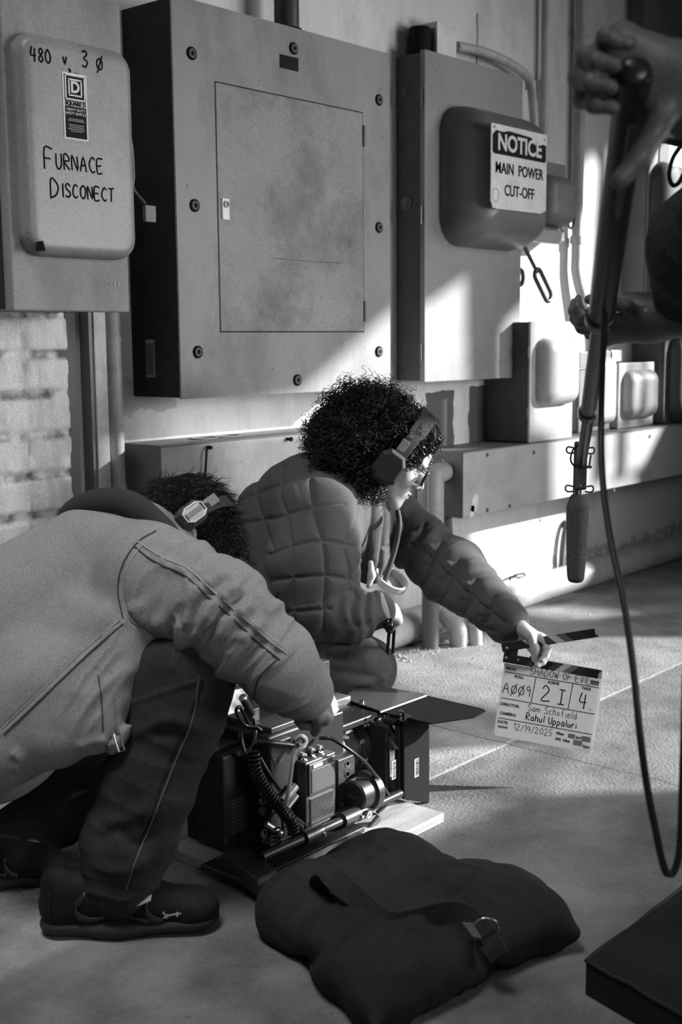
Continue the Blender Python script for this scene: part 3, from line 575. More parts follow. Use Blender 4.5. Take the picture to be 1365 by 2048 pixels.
T = thing('hanging_wire', 'dark wire hanging from a nail on the short trough behind the crouching man', 'wire', onY(415, 895, ty-.01))
pp = [onY(x, y, ty-.010) for x, y in ((420, 895), (414, 900), (413, 915), (411, 945), (409, 975), (407, 1010))]
MB().tube(spline(pp, 4), .003, 6).build('wire', BLK, T); c = pp[0]; MB().cyl((c[0], ty, c[2]), (c[0], ty-.016, c[2]), .005, seg=8).build('nail', BLK, T)
# strut + conduit on the left
T = thing('strut_channel', 'tall white vertical strut between the block wall and the conduit', 'strut', (2.05, -.03, 0)); a, b = onY(190, 800, -.04)[0], onY(215, 800, -.04)[0]
MB().box2((a, -.045, 0), (b, -.001, 1.35)).build('strut', cp, T, bevel=.003); MB().box2((a-.012, -.04, 0), (a, -.001, 1.35)).build('strut_lip', pd, T)
T = thing('wall_conduit', 'vertical painted conduit left of the large panel running to the floor', 'conduit', (2.11, -.02, 0)); c = onY(231, 800, -.03)
MB().cyl((c[0], -.03, 0), (c[0], -.03, 1.35), .02).build('conduit', cp, T, smooth=40)
for z in (.66, 1.05): MB().cyl((c[0], -.03, z), (c[0], -.03, z+.012), .023).build('coupling', cp, T, smooth=40)

# conduit body and pipes at the trough's left end
T = thing('conduit_body', 'cast conduit elbow fitting at the left end of the long trough', 'conduit fitting', (3.3, -.16, .4))
yy = -.16; c0, c1 = onY(862, 950, yy), onY(862, 1055, yy); w_ = .045
cast = M('cast_fitting', .35, rough=.5, dirt=.25, dscale=10)
MB().tube([(c0[0], yy, c0[2]+.03), (c0[0], yy, c0[2]+.015), (c1[0], yy, c1[2]-.02), (c1[0], yy, c1[2]-.03)], [.03, w_, w_, .04], 20).build('fitting', cast, T, smooth=50)
q = MB(); ca = .026; q.tube(arc((c0[0], yy-.0, c0[2]-.01), X3, Z3, ca, 0, pi, 10)+arc((c0[0], yy, c1[2]+.01), (-1, 0, 0), (0, 0, -1), ca, 0, pi, 10), .005, 8, closed=True)
d_ = Vector((-.75, -.65, 0)).normalized(); 
for i_ in range(len(q.v)): q.v[i_] = np.array(q.v[i_])+np.array(d_)*.038
q.build('cover_plate', M('cast_plate', .25), T, smooth=60)
MB().cyl((c0[0]+.01, yy, c0[2]), (tx0+.02, yy+.04, c0[2]), .034).build('elbow_arm', cast, T, smooth=40)
MB().cyl((c1[0], yy, c1[2]-.02), (c1[0], yy, -.0), .030).build('pipe', pd, T, smooth=40)
T = thing('thin_pipe', 'thin dark pipe curving down behind the woman to the floor', 'pipe', (3.5, -.05, .2)); pp = [onY(x, y, -.03) for x, y in ((895, 1035), (900, 1080), (912, 1125), (935, 1180))]
MB().tube(spline(pp+[np.array((pp[-1][0]+.03, -.03, 0.02))], 5), .016, 10).build('pipe', pd, T, smooth=60)
T = thing('side_pipe', 'short horizontal pipe entering the conduit fitting', 'pipe', onY(820, 1050, -.05)); a, b = onY(785, 1050, -.05), onY(850, 1048, -.05)
MB().cyl(a, b, .018).build('pipe', cp, T, smooth=40); MB().cyl(b, (c1[0]-.03, -.1, b[2]), .02).build('coupling', BLK, T, smooth=40)
# floor pipe
T = thing('floor_pipe', 'thick painted pipe lying along the foot of the wall', 'pipe', (4.0, -.07, .05)); rp = .058
MB().cyl((2.2, -.062, rp), (6.4, -.062, rp), rp, seg=28).build('pipe', M('pipe_paint', .5, rough=.45, dirt=.3, dscale=8), T, smooth=40)
T = thing('pipe_bracket', 'wire bracket and pale blocks on the wall above the floor pipe', 'bracket', onY(1060, 1150, -.03))
pp = [onY(x, y, -.02) for x, y in ((1020, 1172), (1021, 1155), (1035, 1149), (1049, 1147), (1053, 1162))]
MB().tube(pp, .004, 6).build('wire', BLK, T); a, b = onY(1055, 1166, -.04), onY(1098, 1142, -.04); MB().box2((a[0], -.05, .10), (b[0], -.001, b[2])).build('block', M('paint_white', .6), T, bevel=.004)
q = onY(1148, 1105, -.03); MB().tube(arc((q[0]-.02, -.02, .10), X3, Z3, .06, 0, pi, 12, ry=.19), .012, 8).build('hoop', pd, T, smooth=60)
for i, (px_, py_, tx, ty_) in enumerate(((918, 1290, 885, 1225), (952, 1288, 938, 1225))):
    T = thing('pipe_stub', ['wide pipe stub rising from the floor behind the reaching sleeve', 'narrower pipe stub just right of the wide one'][i], 'pipe', onZ(px_, py_)); b = onZ(px_, py_)
    t_ = onY(tx, ty_, b[1]+.07); MB().tube(spline([b-np.array((0, 0, .01)), b+np.array((-.004, 0, .05)), (b+t_)/2+np.array((0, 0, .03)), t_], 5), [.032-.008*i]*16, 16).build('pipe', cp, T, smooth=60)
# crumbs of plaster
rg = random.Random(11); q = MB()
for k in range(260):
    if k < 150: x, y = rg.uniform(3.0, 3.55), -.13-abs(rg.gauss(0, .04))
    else: x, y = rg.uniform(2.4, 4.6), rg.uniform(-.9, -.13)
    s_ = rg.uniform(.002, .008)*(1 if k < 150 else .7)
    R_ = np.array(Matrix.Rotation(rg.uniform(0, 6), 3, Vector((rg.random(), rg.random(), 1)))); q.box((x, y, s_*.3), (s_, s_*.8, s_*.7), R_)
o = q.build('plaster_crumbs', M('crumb', .5), None); o['kind'] = 'stuff'; tag(o, 'pale crumbs of plaster scattered on the floor by the pipe', 'rubble')
# ------------------------------------------------------------ organic shapes: blended distance fields turned into one continuous mesh
def unit(v): v = np.array(v, float); return v/np.linalg.norm(v)
def cap(a, b, ra, rb=None, k=0.02, flat=None): return ('c', np.array(a, float), np.array(b, float), ra, ra if rb is None else rb, k, flat)
def ell(c, r, ax=None, k=0.02): return ('e', np.array(c, float), np.array(r, float), np.eye(3) if ax is None else np.array(ax, float), k)
def sub(p, k=0.006): return ('s', p, k)
def limb(pts, rad, k=0.03, flat=None): return [cap(pts[i], pts[i+1], rad[i], rad[i+1], k, flat) for i in range(len(pts)-1)]
def pdist(pr, P):
    if pr[0] == 'c':
        _, a, b, ra, rb, _, fl = pr; Q, a_, b_ = P, a, b
        if fl is not None:
            n, s = unit(fl[0]), fl[1]
            Q = P+((P-a)@n)[..., None]*n*(1/s-1); b_ = b+((b-a)@n)*n*(1/s-1)
        ab = b_-a_; L2 = max(ab@ab, 1e-9); t = np.clip(((Q-a_)@ab)/L2, 0, 1)
        d = np.linalg.norm(Q-a_-t[..., None]*ab, axis=-1)-(ra+(rb-ra)*t)
        return d if fl is None else d*min(1, fl[1]*1.25)
    _, c, r, A, _ = pr
    q = (P-c)@A.T; k0 = np.linalg.norm(q/r, axis=-1); k1 = np.linalg.norm(q/(r*r), axis=-1)
    return np.where(k0 < 1e-4, -r.min(), k0*(k0-1)/np.maximum(k1, 1e-9))
def pbox(pr, pad):
    if pr[0] == 'c':
        m_ = max(pr[3], pr[4])+pad; return np.minimum(pr[1], pr[2])-m_, np.maximum(pr[1], pr[2])+m_
    m_ = pr[2].max()+pad; return pr[1]-m_, pr[1]+m_
def field(prims, h, pad=0.02):
    B = [pbox(p if p[0] != 's' else p[1], pad) for p in prims]
    lo = np.min([b[0] for b, p in zip(B, prims) if p[0] != 's'], 0); hi = np.max([b[1] for b, p in zip(B, prims) if p[0] != 's'], 0)
    n = np.ceil((hi-lo)/h).astype(int)+2; D = np.full(n, 0.08, np.float32)
    for p in prims:
        q = p[1] if p[0] == 's' else p; k = p[2] if p[0] == 's' else p[5] if p[0] == 'c' else p[4]
        b0, b1 = pbox(q, k+2*h+0.004); i0 = np.clip(np.floor((b0-lo)/h).astype(int), 0, n); i1 = np.clip(np.ceil((b1-lo)/h).astype(int)+1, 0, n)
        if np.any(i1-i0 < 1): continue
        ax = [lo[j]+h*np.arange(i0[j], i1[j]) for j in range(3)]
        P = np.stack(np.meshgrid(*ax, indexing='ij'), -1); d = pdist(q, P); s = tuple(slice(i0[j], i1[j]) for j in range(3)); o = D[s]
        if p[0] == 's':
            t = np.clip(0.5-0.5*(o+d)/k, 0, 1); D[s] = o+(-d-o)*t+k*t*(1-t)
        else:
            t = np.clip(0.5+0.5*(d-o)/k, 0, 1); D[s] = d+(o-d)*t-k*t*(1-t)
    return D, lo
def nets(D, lo, h):
    neg = D < 0; n = np.array(D.shape); c = np.zeros(n-1, np.int8)
    for i in (0, 1):
        for j in (0, 1):
            for k in (0, 1): c += neg[i:n[0]-1+i, j:n[1]-1+j, k:n[2]-1+k]
    I = np.argwhere((c > 0) & (c < 8)); acc = np.zeros((len(I), 3)); cnt = np.zeros(len(I))
    cor = [(i, j, k) for i in (0, 1) for j in (0, 1) for k in (0, 1)]
    val = {q: D[I[:, 0]+q[0], I[:, 1]+q[1], I[:, 2]+q[2]] for q in cor}
    for a in cor:
        for x in range(3):
            if a[x] == 0:
                b = list(a); b[x] = 1; b = tuple(b); da, db = val[a], val[b]; m_ = (da < 0) != (db < 0)
                t = np.where(m_, da/np.where(da == db, 1, da-db), 0); p = np.tile(np.array(a, float), (len(I), 1)); p[:, x] += t
                acc += p*m_[:, None]; cnt += m_
    V = (I+acc/cnt[:, None])*h+lo
    idx = -np.ones(n-1, np.int64); idx[tuple(I.T)] = np.arange(len(I)); Fs = []
    for x in range(3):
        y, z = (x+1) % 3, (x+2) % 3; sl0 = [slice(None)]*3; sl1 = [slice(None)]*3; sl0[x] = slice(0, n[x]-1); sl1[x] = slice(1, n[x])
        E = np.argwhere(neg[tuple(sl0)] != neg[tuple(sl1)]); E = E[(E[:, y] > 0) & (E[:, z] > 0) & (E[:, y] < n[y]-1) & (E[:, z] < n[z]-1)]
        def g(dy, dz):
            q = E.copy(); q[:, y] += dy; q[:, z] += dz; return idx[tuple(q.T)]
        f = np.stack([g(-1, -1), g(0, -1), g(0, 0), g(-1, 0)], 1); s = neg[tuple(E.T)]
        f[~s] = f[~s][:, ::-1]; Fs.append(f)
    return V, np.concatenate(Fs)
def normals(V, F):
    n = np.cross(V[F[:, 2]]-V[F[:, 0]], V[F[:, 3]]-V[F[:, 1]]); N_ = np.zeros_like(V)
    for k in range(4): np.add.at(N_, F[:, k], n)
    return N_/np.maximum(np.linalg.norm(N_, axis=1), 1e-12)[:, None]
def relax(V, F, it=1):
    for _ in range(it):
        A = np.zeros_like(V); c = np.zeros(len(V))
        for k in range(4):
            np.add.at(A, F[:, k], V[F[:, (k+1) % 4]]); np.add.at(c, F[:, k], 1)
            np.add.at(A, F[:, (k+1) % 4], V[F[:, k]]); np.add.at(c, F[:, (k+1) % 4], 1)
        V = 0.4*V+0.6*A/c[:, None]
    return V
def blob(prims, h, it=1):
    D, lo = field(prims, h); V, F = nets(D, lo, h); return relax(V, F, it), F
def vnoise(P, seed=0):
    """smooth value noise in [-1,1] on points P (already scaled)"""
    P = P+seed*17.13; i = np.floor(P).astype(np.int64); f = P-i; f = f*f*(3-2*f); out = 0
    for a in (0, 1):
        for b in (0, 1):
            for c in (0, 1):
                q = i+np.array((a, b, c)); hsh = (q[:, 0]*73856093 ^ q[:, 1]*19349663 ^ q[:, 2]*83492791) & 0x7fffffff
                hsh = (hsh*1103515245+12345) & 0x7fffffff; hsh = ((hsh >> 7) ^ hsh) & 0xffff
                w = (f[:, 0] if a else 1-f[:, 0])*(f[:, 1] if b else 1-f[:, 1])*(f[:, 2] if c else 1-f[:, 2]); out = out+w*(hsh/32767.5-1)
    return out
def axis_coords(V, pts):
    """(length along polyline, distance to it, index of segment, angle-free side vector)"""
    pts = [np.array(p, float) for p in pts]; best = np.full(len(V), 1e9); s = np.zeros(len(V)); off = np.zeros_like(V); acc = 0
    for a, b in zip(pts[:-1], pts[1:]):
        ab = b-a; L_ = np.linalg.norm(ab); t = ((V-a)@ab)/L_**2; tc_ = np.clip(t, 0, 1); q = V-a-tc_[:, None]*ab; d = np.linalg.norm(q, axis=1)
        m_ = d < best; best[m_] = d[m_]; s[m_] = acc+tc_[m_]*L_; off[m_] = q[m_]; acc += L_
    return s, best, off
def pix(V):
    d = V-cC; z = d@cF; return np.stack([682.5+FPX*(d@cR)/z, 1024-FPX*(d@cU)/z], 1)
def seg_dist2(Q, poly):
    best = np.full(len(Q), 1e9)
    for a, b in zip(poly[:-1], poly[1:]):
        a, b = np.array(a, float), np.array(b, float); ab = b-a; t = np.clip(((Q-a)@ab)/max(ab@ab, 1e-9), 0, 1)
        best = np.minimum(best, np.linalg.norm(Q-a-t[:, None]*ab, axis=1))
    return best
def carve(V, F, lines):
    """sculpt folds and seams: lines = [(polyline, width, height)] on the side that faces the photographer, heights in metres; folds die out at their ends"""
    N_ = normals(V, F); Q = pix(V); fc = np.clip(-(N_@cF)*3+0.6, 0, 1); d = np.zeros(len(V))
    for poly, w, hgt in lines:
        if len(poly) > 2: poly = [tuple(p)[:2] for p in spline([(p[0], p[1], 0) for p in poly], 4)]
        best = np.full(len(Q), 1e9); tt = np.zeros(len(Q)); n = len(poly)-1
        for i, (a, b) in enumerate(zip(poly[:-1], poly[1:])):
            a, b = np.array(a, float), np.array(b, float); ab = b-a; t = np.clip(((Q-a)@ab)/max(ab@ab, 1e-9), 0, 1)
            e = np.linalg.norm(Q-a-t[:, None]*ab, axis=1); m_ = e < best; best[m_] = e[m_]; tt[m_] = (i+t[m_])/n
        tap = np.clip(np.minimum(tt, 1-tt)*5+.05, 0, 1) if w > 6 else 1.0
        d += hgt*np.exp(-(best/w)**2)*tap
    return V+N_*(d*fc)[:, None]
from mathutils.bvhtree import BVHTree
def seam(name, V, F, poly, r, mat, parent, lift=.0006):
    """a stitched seam lying on a garment's surface"""
    bv = BVHTree.FromPolygons([tuple(v) for v in V], [tuple(f) for f in F]); pts = []; nn = []
    for p in spline([(x, y, 0) for x, y in poly], 7):
        h, n_, _, _ = bv.ray_cast(Vector(cC), Vector(ray(p[0], p[1])).normalized())
        if h is not None and (not pts or (h-pts[-1]).length < .05): pts.append(h+n_*lift)
    if len(pts) > 3:
        q = np.array([tuple(p) for p in pts]); q[1:-1] = (q[:-2]+q[1:-1]*2+q[2:])/4; return MB().tube([Vector(p) for p in q], r, 6).build(name, mat, parent, smooth=60)
def organic(name, V, F, mat, parent=None): return link(name, V, F.tolist(), mat, parent, smooth=180)

def frame(f, u):
    f = unit(f); u = np.array(u, float); u = unit(u-f*(u@f)); s = np.cross(f, u); return s, f, u       # s = the person's right
def head_prims(c, f, u, sc=1.0, ears=True, mouth=True):
    s, f, u = frame(f, u); c = np.array(c, float); B_ = np.array([s, f, u])
    P = lambda a, b, d: c+(s*a+f*b+u*d)*sc
    E_ = lambda p, r, k=.02: ell(P(*p), np.array(r)*sc, B_, k)
    o = [E_((0, -.008, .045), (.075, .096, .086)), E_((0, .045, .045), (.062, .046, .055)), E_((0, .047, -.012), (.058, .043, .066)),
         E_((.036, .056, -.02), (.027, .027, .028)), E_((-.036, .056, -.02), (.027, .027, .028))]
    for q in (1, -1):
        o += [cap(P(.052*q, .01, -.042), P(.0, .072, -.086), .021*sc, .018*sc, .025), E_((.03*q, .083, .03), (.024, .012, .010), .012)]
        o += [sub(E_((.032*q, .103, .010), (.017, .014, .012)), .010), E_((.031*q, .080, .010), (.0135, .0135, .0135), .004)]
        o += [E_((.013*q, .099, -.022), (.008, .010, .007), .006)]
    o += [E_((0, .081, -.088), (.022, .016, .017), .02), E_((0, .080, -.055), (.028, .02, .022), .015)]
    o += [E_((0, .099, -.0475), (.021, .008, .0055), .004), E_((0, .0965, -.0585), (.018, .009, .0065), .004), sub(E_((0, .108, -.053), (.022, .006, .0015)), .003)]
    o += [cap(P(0, .088, .022), P(0, .112, -.014), .008*sc, .0115*sc, .010)]
    if ears:
        for q in (1, -1):
            R_ = np.array([unit(s*q+f*-.35), unit(f+s*q*.35), u])
            o += [ell(P(.078*q, -.012, .002), np.array((.007, .019, .031))*sc, R_, .006), sub(ell(P(.086*q, -.008, .004), np.array((.006, .011, .020))*sc, R_), .005)]
    return o, P
def hand_prims(w, d, n, t, curl, sc=1.0, spread=0.0, thumb=None, lens=(.072, .080, .074, .058), k=.006):
    """wrist w, direction d to the knuckles, back-of-hand normal n, t = towards the thumb side; curl = per finger (3 joint bends, radians)"""
    w = np.array(w, float); d = unit(d); n = unit(np.array(n)-d*(np.array(n)@d)); t = unit(np.cross(n, d)*np.sign(np.cross(n, d)@np.array(t, float)))
    o = [cap(w-d*.01*sc, w+d*.05*sc, .026*sc, .030*sc, .02, (n, .62)), cap(w+d*.03*sc+t*.014*sc, w+d*.082*sc+t*.026*sc, .017*sc, .0135*sc, .015, (n, .8)),
         cap(w+d*.03*sc-t*.012*sc, w+d*.076*sc-t*.028*sc, .017*sc, .0125*sc, .015, (n, .8)), cap(w+d*.084*sc+t*.026*sc, w+d*.078*sc-t*.028*sc, .0135*sc, .012*sc, .012)]
    tips = []
    for i in range(4):
        b = w+d*(.086-.004*(i == 0)-.008*(i == 3))*sc+t*(.027-.0183*i)*sc+n*.002*sc
        fd = unit(d+t*(1.5-i)*spread); ax = np.cross(n, fd); a = 0; p = b; r0 = (.0098, .0100, .0096, .0084)[i]*sc
        for j in range(3):
            a += curl[i][j]; dv = fd*cos(a)-n*sin(a); L_ = lens[i]*(.46, .30, .24)[j]*sc; q = p+dv*L_
            o.append(cap(p, q, r0*(1-.09*j), r0*(1-.09*(j+1)), k if j else .010)); p = q
        tips.append((p, dv))
    if thumb is None: thumb = (unit(t*.8+d*.6-n*.2), unit(t*.2+d*.9-n*.3), unit(d*.9-n*.4))
    p = w+d*.022*sc+t*.022*sc-n*.004*sc
    for j, (dv, L_) in enumerate(zip(thumb, (.040, .034, .028))):
        q = p+unit(dv)*L_*sc; o.append(cap(p, q, (.0165, .0115, .0108)[j]*sc, (.012, .0108, .0092)[j]*sc, .012 if j == 0 else .006)); p = q
    tips.append((p, unit(thumb[2]))); return o, tips

def strands(name, roots, mat, parent):
    """each root = (list of points, radius at root, radius at tip); thin tapering locks, one mesh"""
    vs, fs = [], []; b = 0
    for pts, r0, r1 in roots:
        P = np.array([tuple(p) for p in pts], float); n = len(P); T_ = np.gradient(P, axis=0); T_ /= np.maximum(np.linalg.norm(T_, axis=1), 1e-9)[:, None]
        ref = np.array((.31, .57, .76)); U_ = np.cross(T_, ref); U_ /= np.maximum(np.linalg.norm(U_, axis=1), 1e-9)[:, None]; W_ = np.cross(T_, U_)
        r = np.linspace(r0, r1, n)[:, None]
        for k in range(3): vs.append(P+(U_*cos(2*pi*k/3)+W_*sin(2*pi*k/3))*r)
        for i in range(n-1):
            for k in range(3):
                a, c = b+k*n+i, b+((k+1) % 3)*n+i; fs.append((a, c, c+1, a+1))
        b += 3*n
    V = np.concatenate(vs); me = bpy.data.meshes.new(name); F = np.array(fs, np.int32)
    me.vertices.add(len(V)); me.vertices.foreach_set('co', V.astype(np.float32).ravel()); me.loops.add(F.size); me.loops.foreach_set('vertex_index', F.ravel())
    me.polygons.add(len(F)); me.polygons.foreach_set('loop_start', np.arange(0, F.size, 4, dtype=np.int32)); me.polygons.foreach_set('loop_total', np.full(len(F), 4, np.int32)); me.update(); me.validate()
    return link_mesh(name, me, mat, parent, smooth=180)
# ------------------------------------------------------------ crouching man in the work jacket
M('skin', 0.23, rough=0.5, var=0.08, scale=30, bump=0.12, bscale=260, bdist=.002); M('skin_light', 0.42, rough=0.48, var=0.07, scale=30, bump=0.1, bscale=260, bdist=.002)
M('canvas', 0.245, rough=0.85, var=0.10, scale=14, bump=0.35, bscale=420, spec=.2, bdist=.002); M('canvas_seam', 0.24, rough=0.85, spec=.2); M('corduroy', 0.035, rough=0.9, bump=.4, bscale=300, spec=.2)
M('denim_dark', 0.032, rough=0.9, var=0.3, scale=20, bump=0.4, bscale=500, spec=.08, bdist=.002); M('denim', 0.085, rough=0.85, var=0.25, scale=18, bump=0.4, bscale=500, spec=.2, bdist=.002)
M('hair', 0.010, rough=0.36, var=0.3, scale=40, bump=0); M('shoe_black', 0.010, rough=0.7, spec=.2); M('shoe_panel', 0.022, rough=0.4); M('sole', 0.016, rough=0.7); M('sock', 0.5, rough=0.9, bump=.4, bscale=300)

def folds(V, F, path, freq=38, amp=.006, seed=1, aniso=.35, mask=None):
    """cloth folds across a limb: ridged noise stretched around the limb's axis"""
    s, d, off = axis_coords(V, path); q = np.stack([s*freq, off@np.array((1, .3, .2))*freq*aniso, off@np.array((.2, -.4, 1))*freq*aniso], 1)
    n = 1-2*np.abs(vnoise(q, seed)); n2 = vnoise(q*.45, seed+5); a = amp*(n*.8+n2*.9)
    return V+normals(V, F)*(a if mask is None else a*mask)[:, None]

mh_c = at(348, 1108, 2.47); mh_f = cR*.62-cU*.78; mh_u = cR*.66+cU*.53+cF*.53
mh_s, mh_fn, mh_un = frame(mh_f, mh_u); hp, HP = head_prims(mh_c, mh_f, mh_u, 1.0)
ms_n, ms_f = at(300, 1148, 2.27), at(400, 1150, 2.62); m_el = at(556, 1338, 2.20); m_wr = at(598, 1370, 2.29)
m_hip, m_mid, m_ch = at(-30, 1430, 2.44), at(95, 1265, 2.42), at(225, 1150, 2.42)
m_hipn, m_kn, m_an = at(70, 1410, 2.36), at(374, 1348, 2.22), at(240, 1790, 2.2)
m_kf, m_af = at(205, 1520, 2.56), at(30, 1690, 2.5)
hand_d = at(650, 1412, 2.36)-m_wr
curl = [(1.25, 1.2, .7), (1.3, 1.2, .7), (1.35, 1.2, .7), (1.4, 1.2, .7)]
mhd, _ = hand_prims(m_wr, hand_d, cR*.45+cU*.65-cF*.6, -cU*.8-cF*.4, curl, 1.08, 0.02, (unit(cR*.4-cU*.6+cF*.5), unit(cR*.1-cU*.6+cF*.7), unit(-cR*.2-cU*.5+cF*.7)))
body = hp+[cap(HP(0, -.035, -.03), at(285, 1100, 2.45), .055, .062, .03), cap(at(285, 1100, 2.45), m_ch, .08, .12, .04), cap(m_ch, m_mid, .13, .14, .05), cap(m_mid, m_hip, .14, .15, .05),
        cap(ms_n, ms_f, .06, .06, .05)]+limb([ms_n, m_el, m_wr], [.055, .042, .029], .03)+limb([ms_f, at(560, 1320, 2.66), at(640, 1440, 2.62)], [.05, .04, .028], .03)+mhd
body += limb([m_hip, m_hipn, m_kn, m_an], [.11, .10, .060, .042], .03)+limb([m_hip, m_kf, m_af], [.10, .06, .042], .03)+[cap(m_an, onZ(360, 1852)+np.array((0, 0, .036)), .032, .022, .03), cap(m_af, onZ(80, 1755)+np.array((0, 0, .04)), .032, .024, .03)]
ec = HP(.087, -.010, -.006); Re = np.array([unit(mh_s*.92-mh_fn*.38), unit(mh_fn*.92+mh_s*.38), mh_un]); body += [ell(ec, (.010, .022, .035), Re, .006), sub(ell(np.array(ec)+Re[0]*.009, (.008, .013, .023), Re), .005)]
V, F = blob(body, .0032, 1)
man = organic('person', V, F, MATS['skin'])
tag(man, 'person crouching over the cinema camera in a pale canvas work jacket, head bowed, headphones on', 'person')

# jacket
arm_n = [ms_n, at(430, 1222, 2.20), m_el, at(606, 1384, 2.28)]
jk = [cap(m_hip, m_mid, .178, .180, .06), cap(m_mid, m_ch, .180, .155, .06), cap(at(290, 1230, 2.27), at(60, 1400, 2.25), .085, .10, .05), cap(at(60, 1400, 2.27), at(-30, 1470, 2.3), .11, .1, .05), cap(at(295, 1140, 2.30), at(400, 1150, 2.62), .085, .08, .06), cap(m_ch, at(280, 1088, 2.42), .13, .075, .05)]
jk += limb(arm_n, [.094, .090, .070, .055], .025)+limb([ms_f, at(560, 1310, 2.68), at(625, 1420, 2.64)], [.09, .07, .055], .03)
jk += [cap(at(215, 1320, 2.19), at(203, 1450, 2.15), .045, .044, .05, (cF, .6)), cap(at(130, 1390, 2.20), at(110, 1470, 2.18), .07, .055, .06), cap(at(20, 1450, 2.22), at(10, 1500, 2.2), .07, .065, .04)]
V, F = blob(jk, .0031, 2)
s, d, off = axis_coords(V, arm_n); tm, dm, _ = axis_coords(V, [m_hip, m_mid, m_ch]); am = np.clip((dm-d-.02)/.05, 0, 1)*np.clip(s/.06, .3, 1)
V = folds(V, F, arm_n, 26, .013, 3, .22, am*np.clip(1.5-np.abs(s-.2)/.13, .12, 1)); V = folds(V, F, arm_n, 55, .004, 13, .3, am)
q = np.stack([V@cR*9, V@cU*9, V@cF*5], 1); V = V+normals(V, F)*(.005*vnoise(q, 2)*(1-am))[:, None]
V = carve(V, F, [
 ([(312, 1062), (270, 1090), (248, 1140), (243, 1190), (262, 1240), (300, 1268)], 5, -0.0032), ([(318, 1068), (278, 1096), (258, 1142), (254, 1190)], 7, 0.0018),
 ([(265, 1200), (290, 1240), (340, 1255)], 19.2, 0.0102), ([(300, 1100), (330, 1130), (380, 1150)], 14.4, 0.0068), ([(288, 1100), (310, 1118), (322, 1128)], 4, -0.0018),
 ([(352, 1130), (380, 1150), (372, 1190), (350, 1225)], 12, 0.0085), ([(380, 1130), (420, 1170), (470, 1215), (530, 1270), (572, 1300)], 6, 0.0027), ([(374, 1138), (412, 1178), (462, 1224), (522, 1280), (560, 1308)], 4, -0.0027),
 ([(400, 1165), (380, 1215), (372, 1262)], 14.4, 0.0093), ([(385, 1170), (365, 1220), (352, 1255)], 10.8, -0.0085), ([(430, 1190), (405, 1240), (395, 1290)], 13.2, 0.0085), ([(418, 1185), (395, 1228), (384, 1275)], 9.6, -0.0085), ([(455, 1222), (432, 1268), (420, 1310)], 10.8, 0.0059),
  ([(452, 1138), (425, 1158), (395, 1180), (372, 1215)], 13, .009), ([(480, 1165), (450, 1185), (425, 1215), (405, 1255)], 12, .010), ([(512, 1205), (480, 1222), (455, 1250), (438, 1290)], 13, .009), ([(535, 1240), (505, 1258), (480, 1290)], 13, .006), ([(466, 1152), (438, 1172), (410, 1200)], 9, -.007), ([(496, 1186), (465, 1205), (440, 1235)], 9, -.007),
 ([(556, 1310), (520, 1345), (508, 1400)], 4, -0.0023), ([(110, 1190), (180, 1215), (235, 1230)], 26.4, 0.0059), ([(60, 1250), (150, 1275), (220, 1260)], 26.4, -0.0051), ([(220, 1250), (120, 1345), (0, 1460)], 4, -0.0018), ([(228, 1256), (128, 1352), (5, 1468)], 4, 0.0014),
 ([(250, 1050), (200, 1060), (150, 1085)], 30, 0.0034), ([(196, 1340), (205, 1400), (207, 1470)], 4, -0.0027), ([(222, 1345), (232, 1400), (236, 1470)], 4, -0.0023),
 ([(150, 1500), (190, 1482), (235, 1488)], 9.6, 0.0051), ([(20, 1500), (40, 1520), (30, 1550)], 10.8, 0.0068)])
jacket = organic('jacket', V, F, MATS['canvas'], man)
st_l, st_d = M('stitch_light', .34, rough=.9, spec=.1), M('seam_shadow', .06, rough=.95, spec=.05)
seam('armhole_seam', V, F, [(322, 1066), (288, 1086), (258, 1130), (246, 1180), (256, 1230), (296, 1268)], .0016, st_l, jacket); seam('armhole_seam', V, F, [(312, 1062), (276, 1084), (246, 1128), (236, 1180), (246, 1236)], .0013, st_d, jacket)
seam('sleeve_seam', V, F, [(276, 1084), (300, 1100), (330, 1118), (378, 1138), (420, 1176), (470, 1220), (530, 1274), (574, 1308)], .0018, st_l, jacket); seam('sleeve_seam', V, F, [(270, 1094), (292, 1112), (322, 1130), (368, 1150), (410, 1188), (460, 1232), (520, 1288), (560, 1320)], .0018, st_d, jacket)
seam('elbow_seam', V, F, [(556, 1318), (526, 1345), (512, 1372), (508, 1405)], .0015, st_d, jacket); seam('side_seam', V, F, [(240, 1240), (180, 1290), (120, 1346), (60, 1404), (4, 1458)], .0013, st_l, jacket); seam('side_seam', V, F, [(246, 1248), (188, 1298), (128, 1354), (68, 1412), (8, 1468)], .0013, st_d, jacket)
seam('placket_seam', V, F, [(196, 1350), (203, 1400), (206, 1462)], .0013, st_d, jacket)
# darker hanging front edge, zip pull
zp = at(235, 1462, 2.09)
z_ = MB(); z_.tube([at(232, 1458, 2.095), at(238, 1470, 2.093)], .004, 8); z_.build('zip_slider', STL, jacket)
pu = MB(); a, b = np.array(at(233, 1466, 2.09)), np.array(at(244, 1502, 2.085)); sd = unit(np.cross(b-a, cF))*.0048
pu.tube([a-sd, b-sd, b+sd, a+sd], .0017, 6, closed=True); pu.build('zip_pull', STL, jacket)
for k, (px_, py_) in enumerate(((494, 1366),)): MB().lathe(at(px_, py_, 2.16), -cF, [(0, .006), (.006, .006), (.008, .003)], 14).build('snap_button', BLK, jacket)
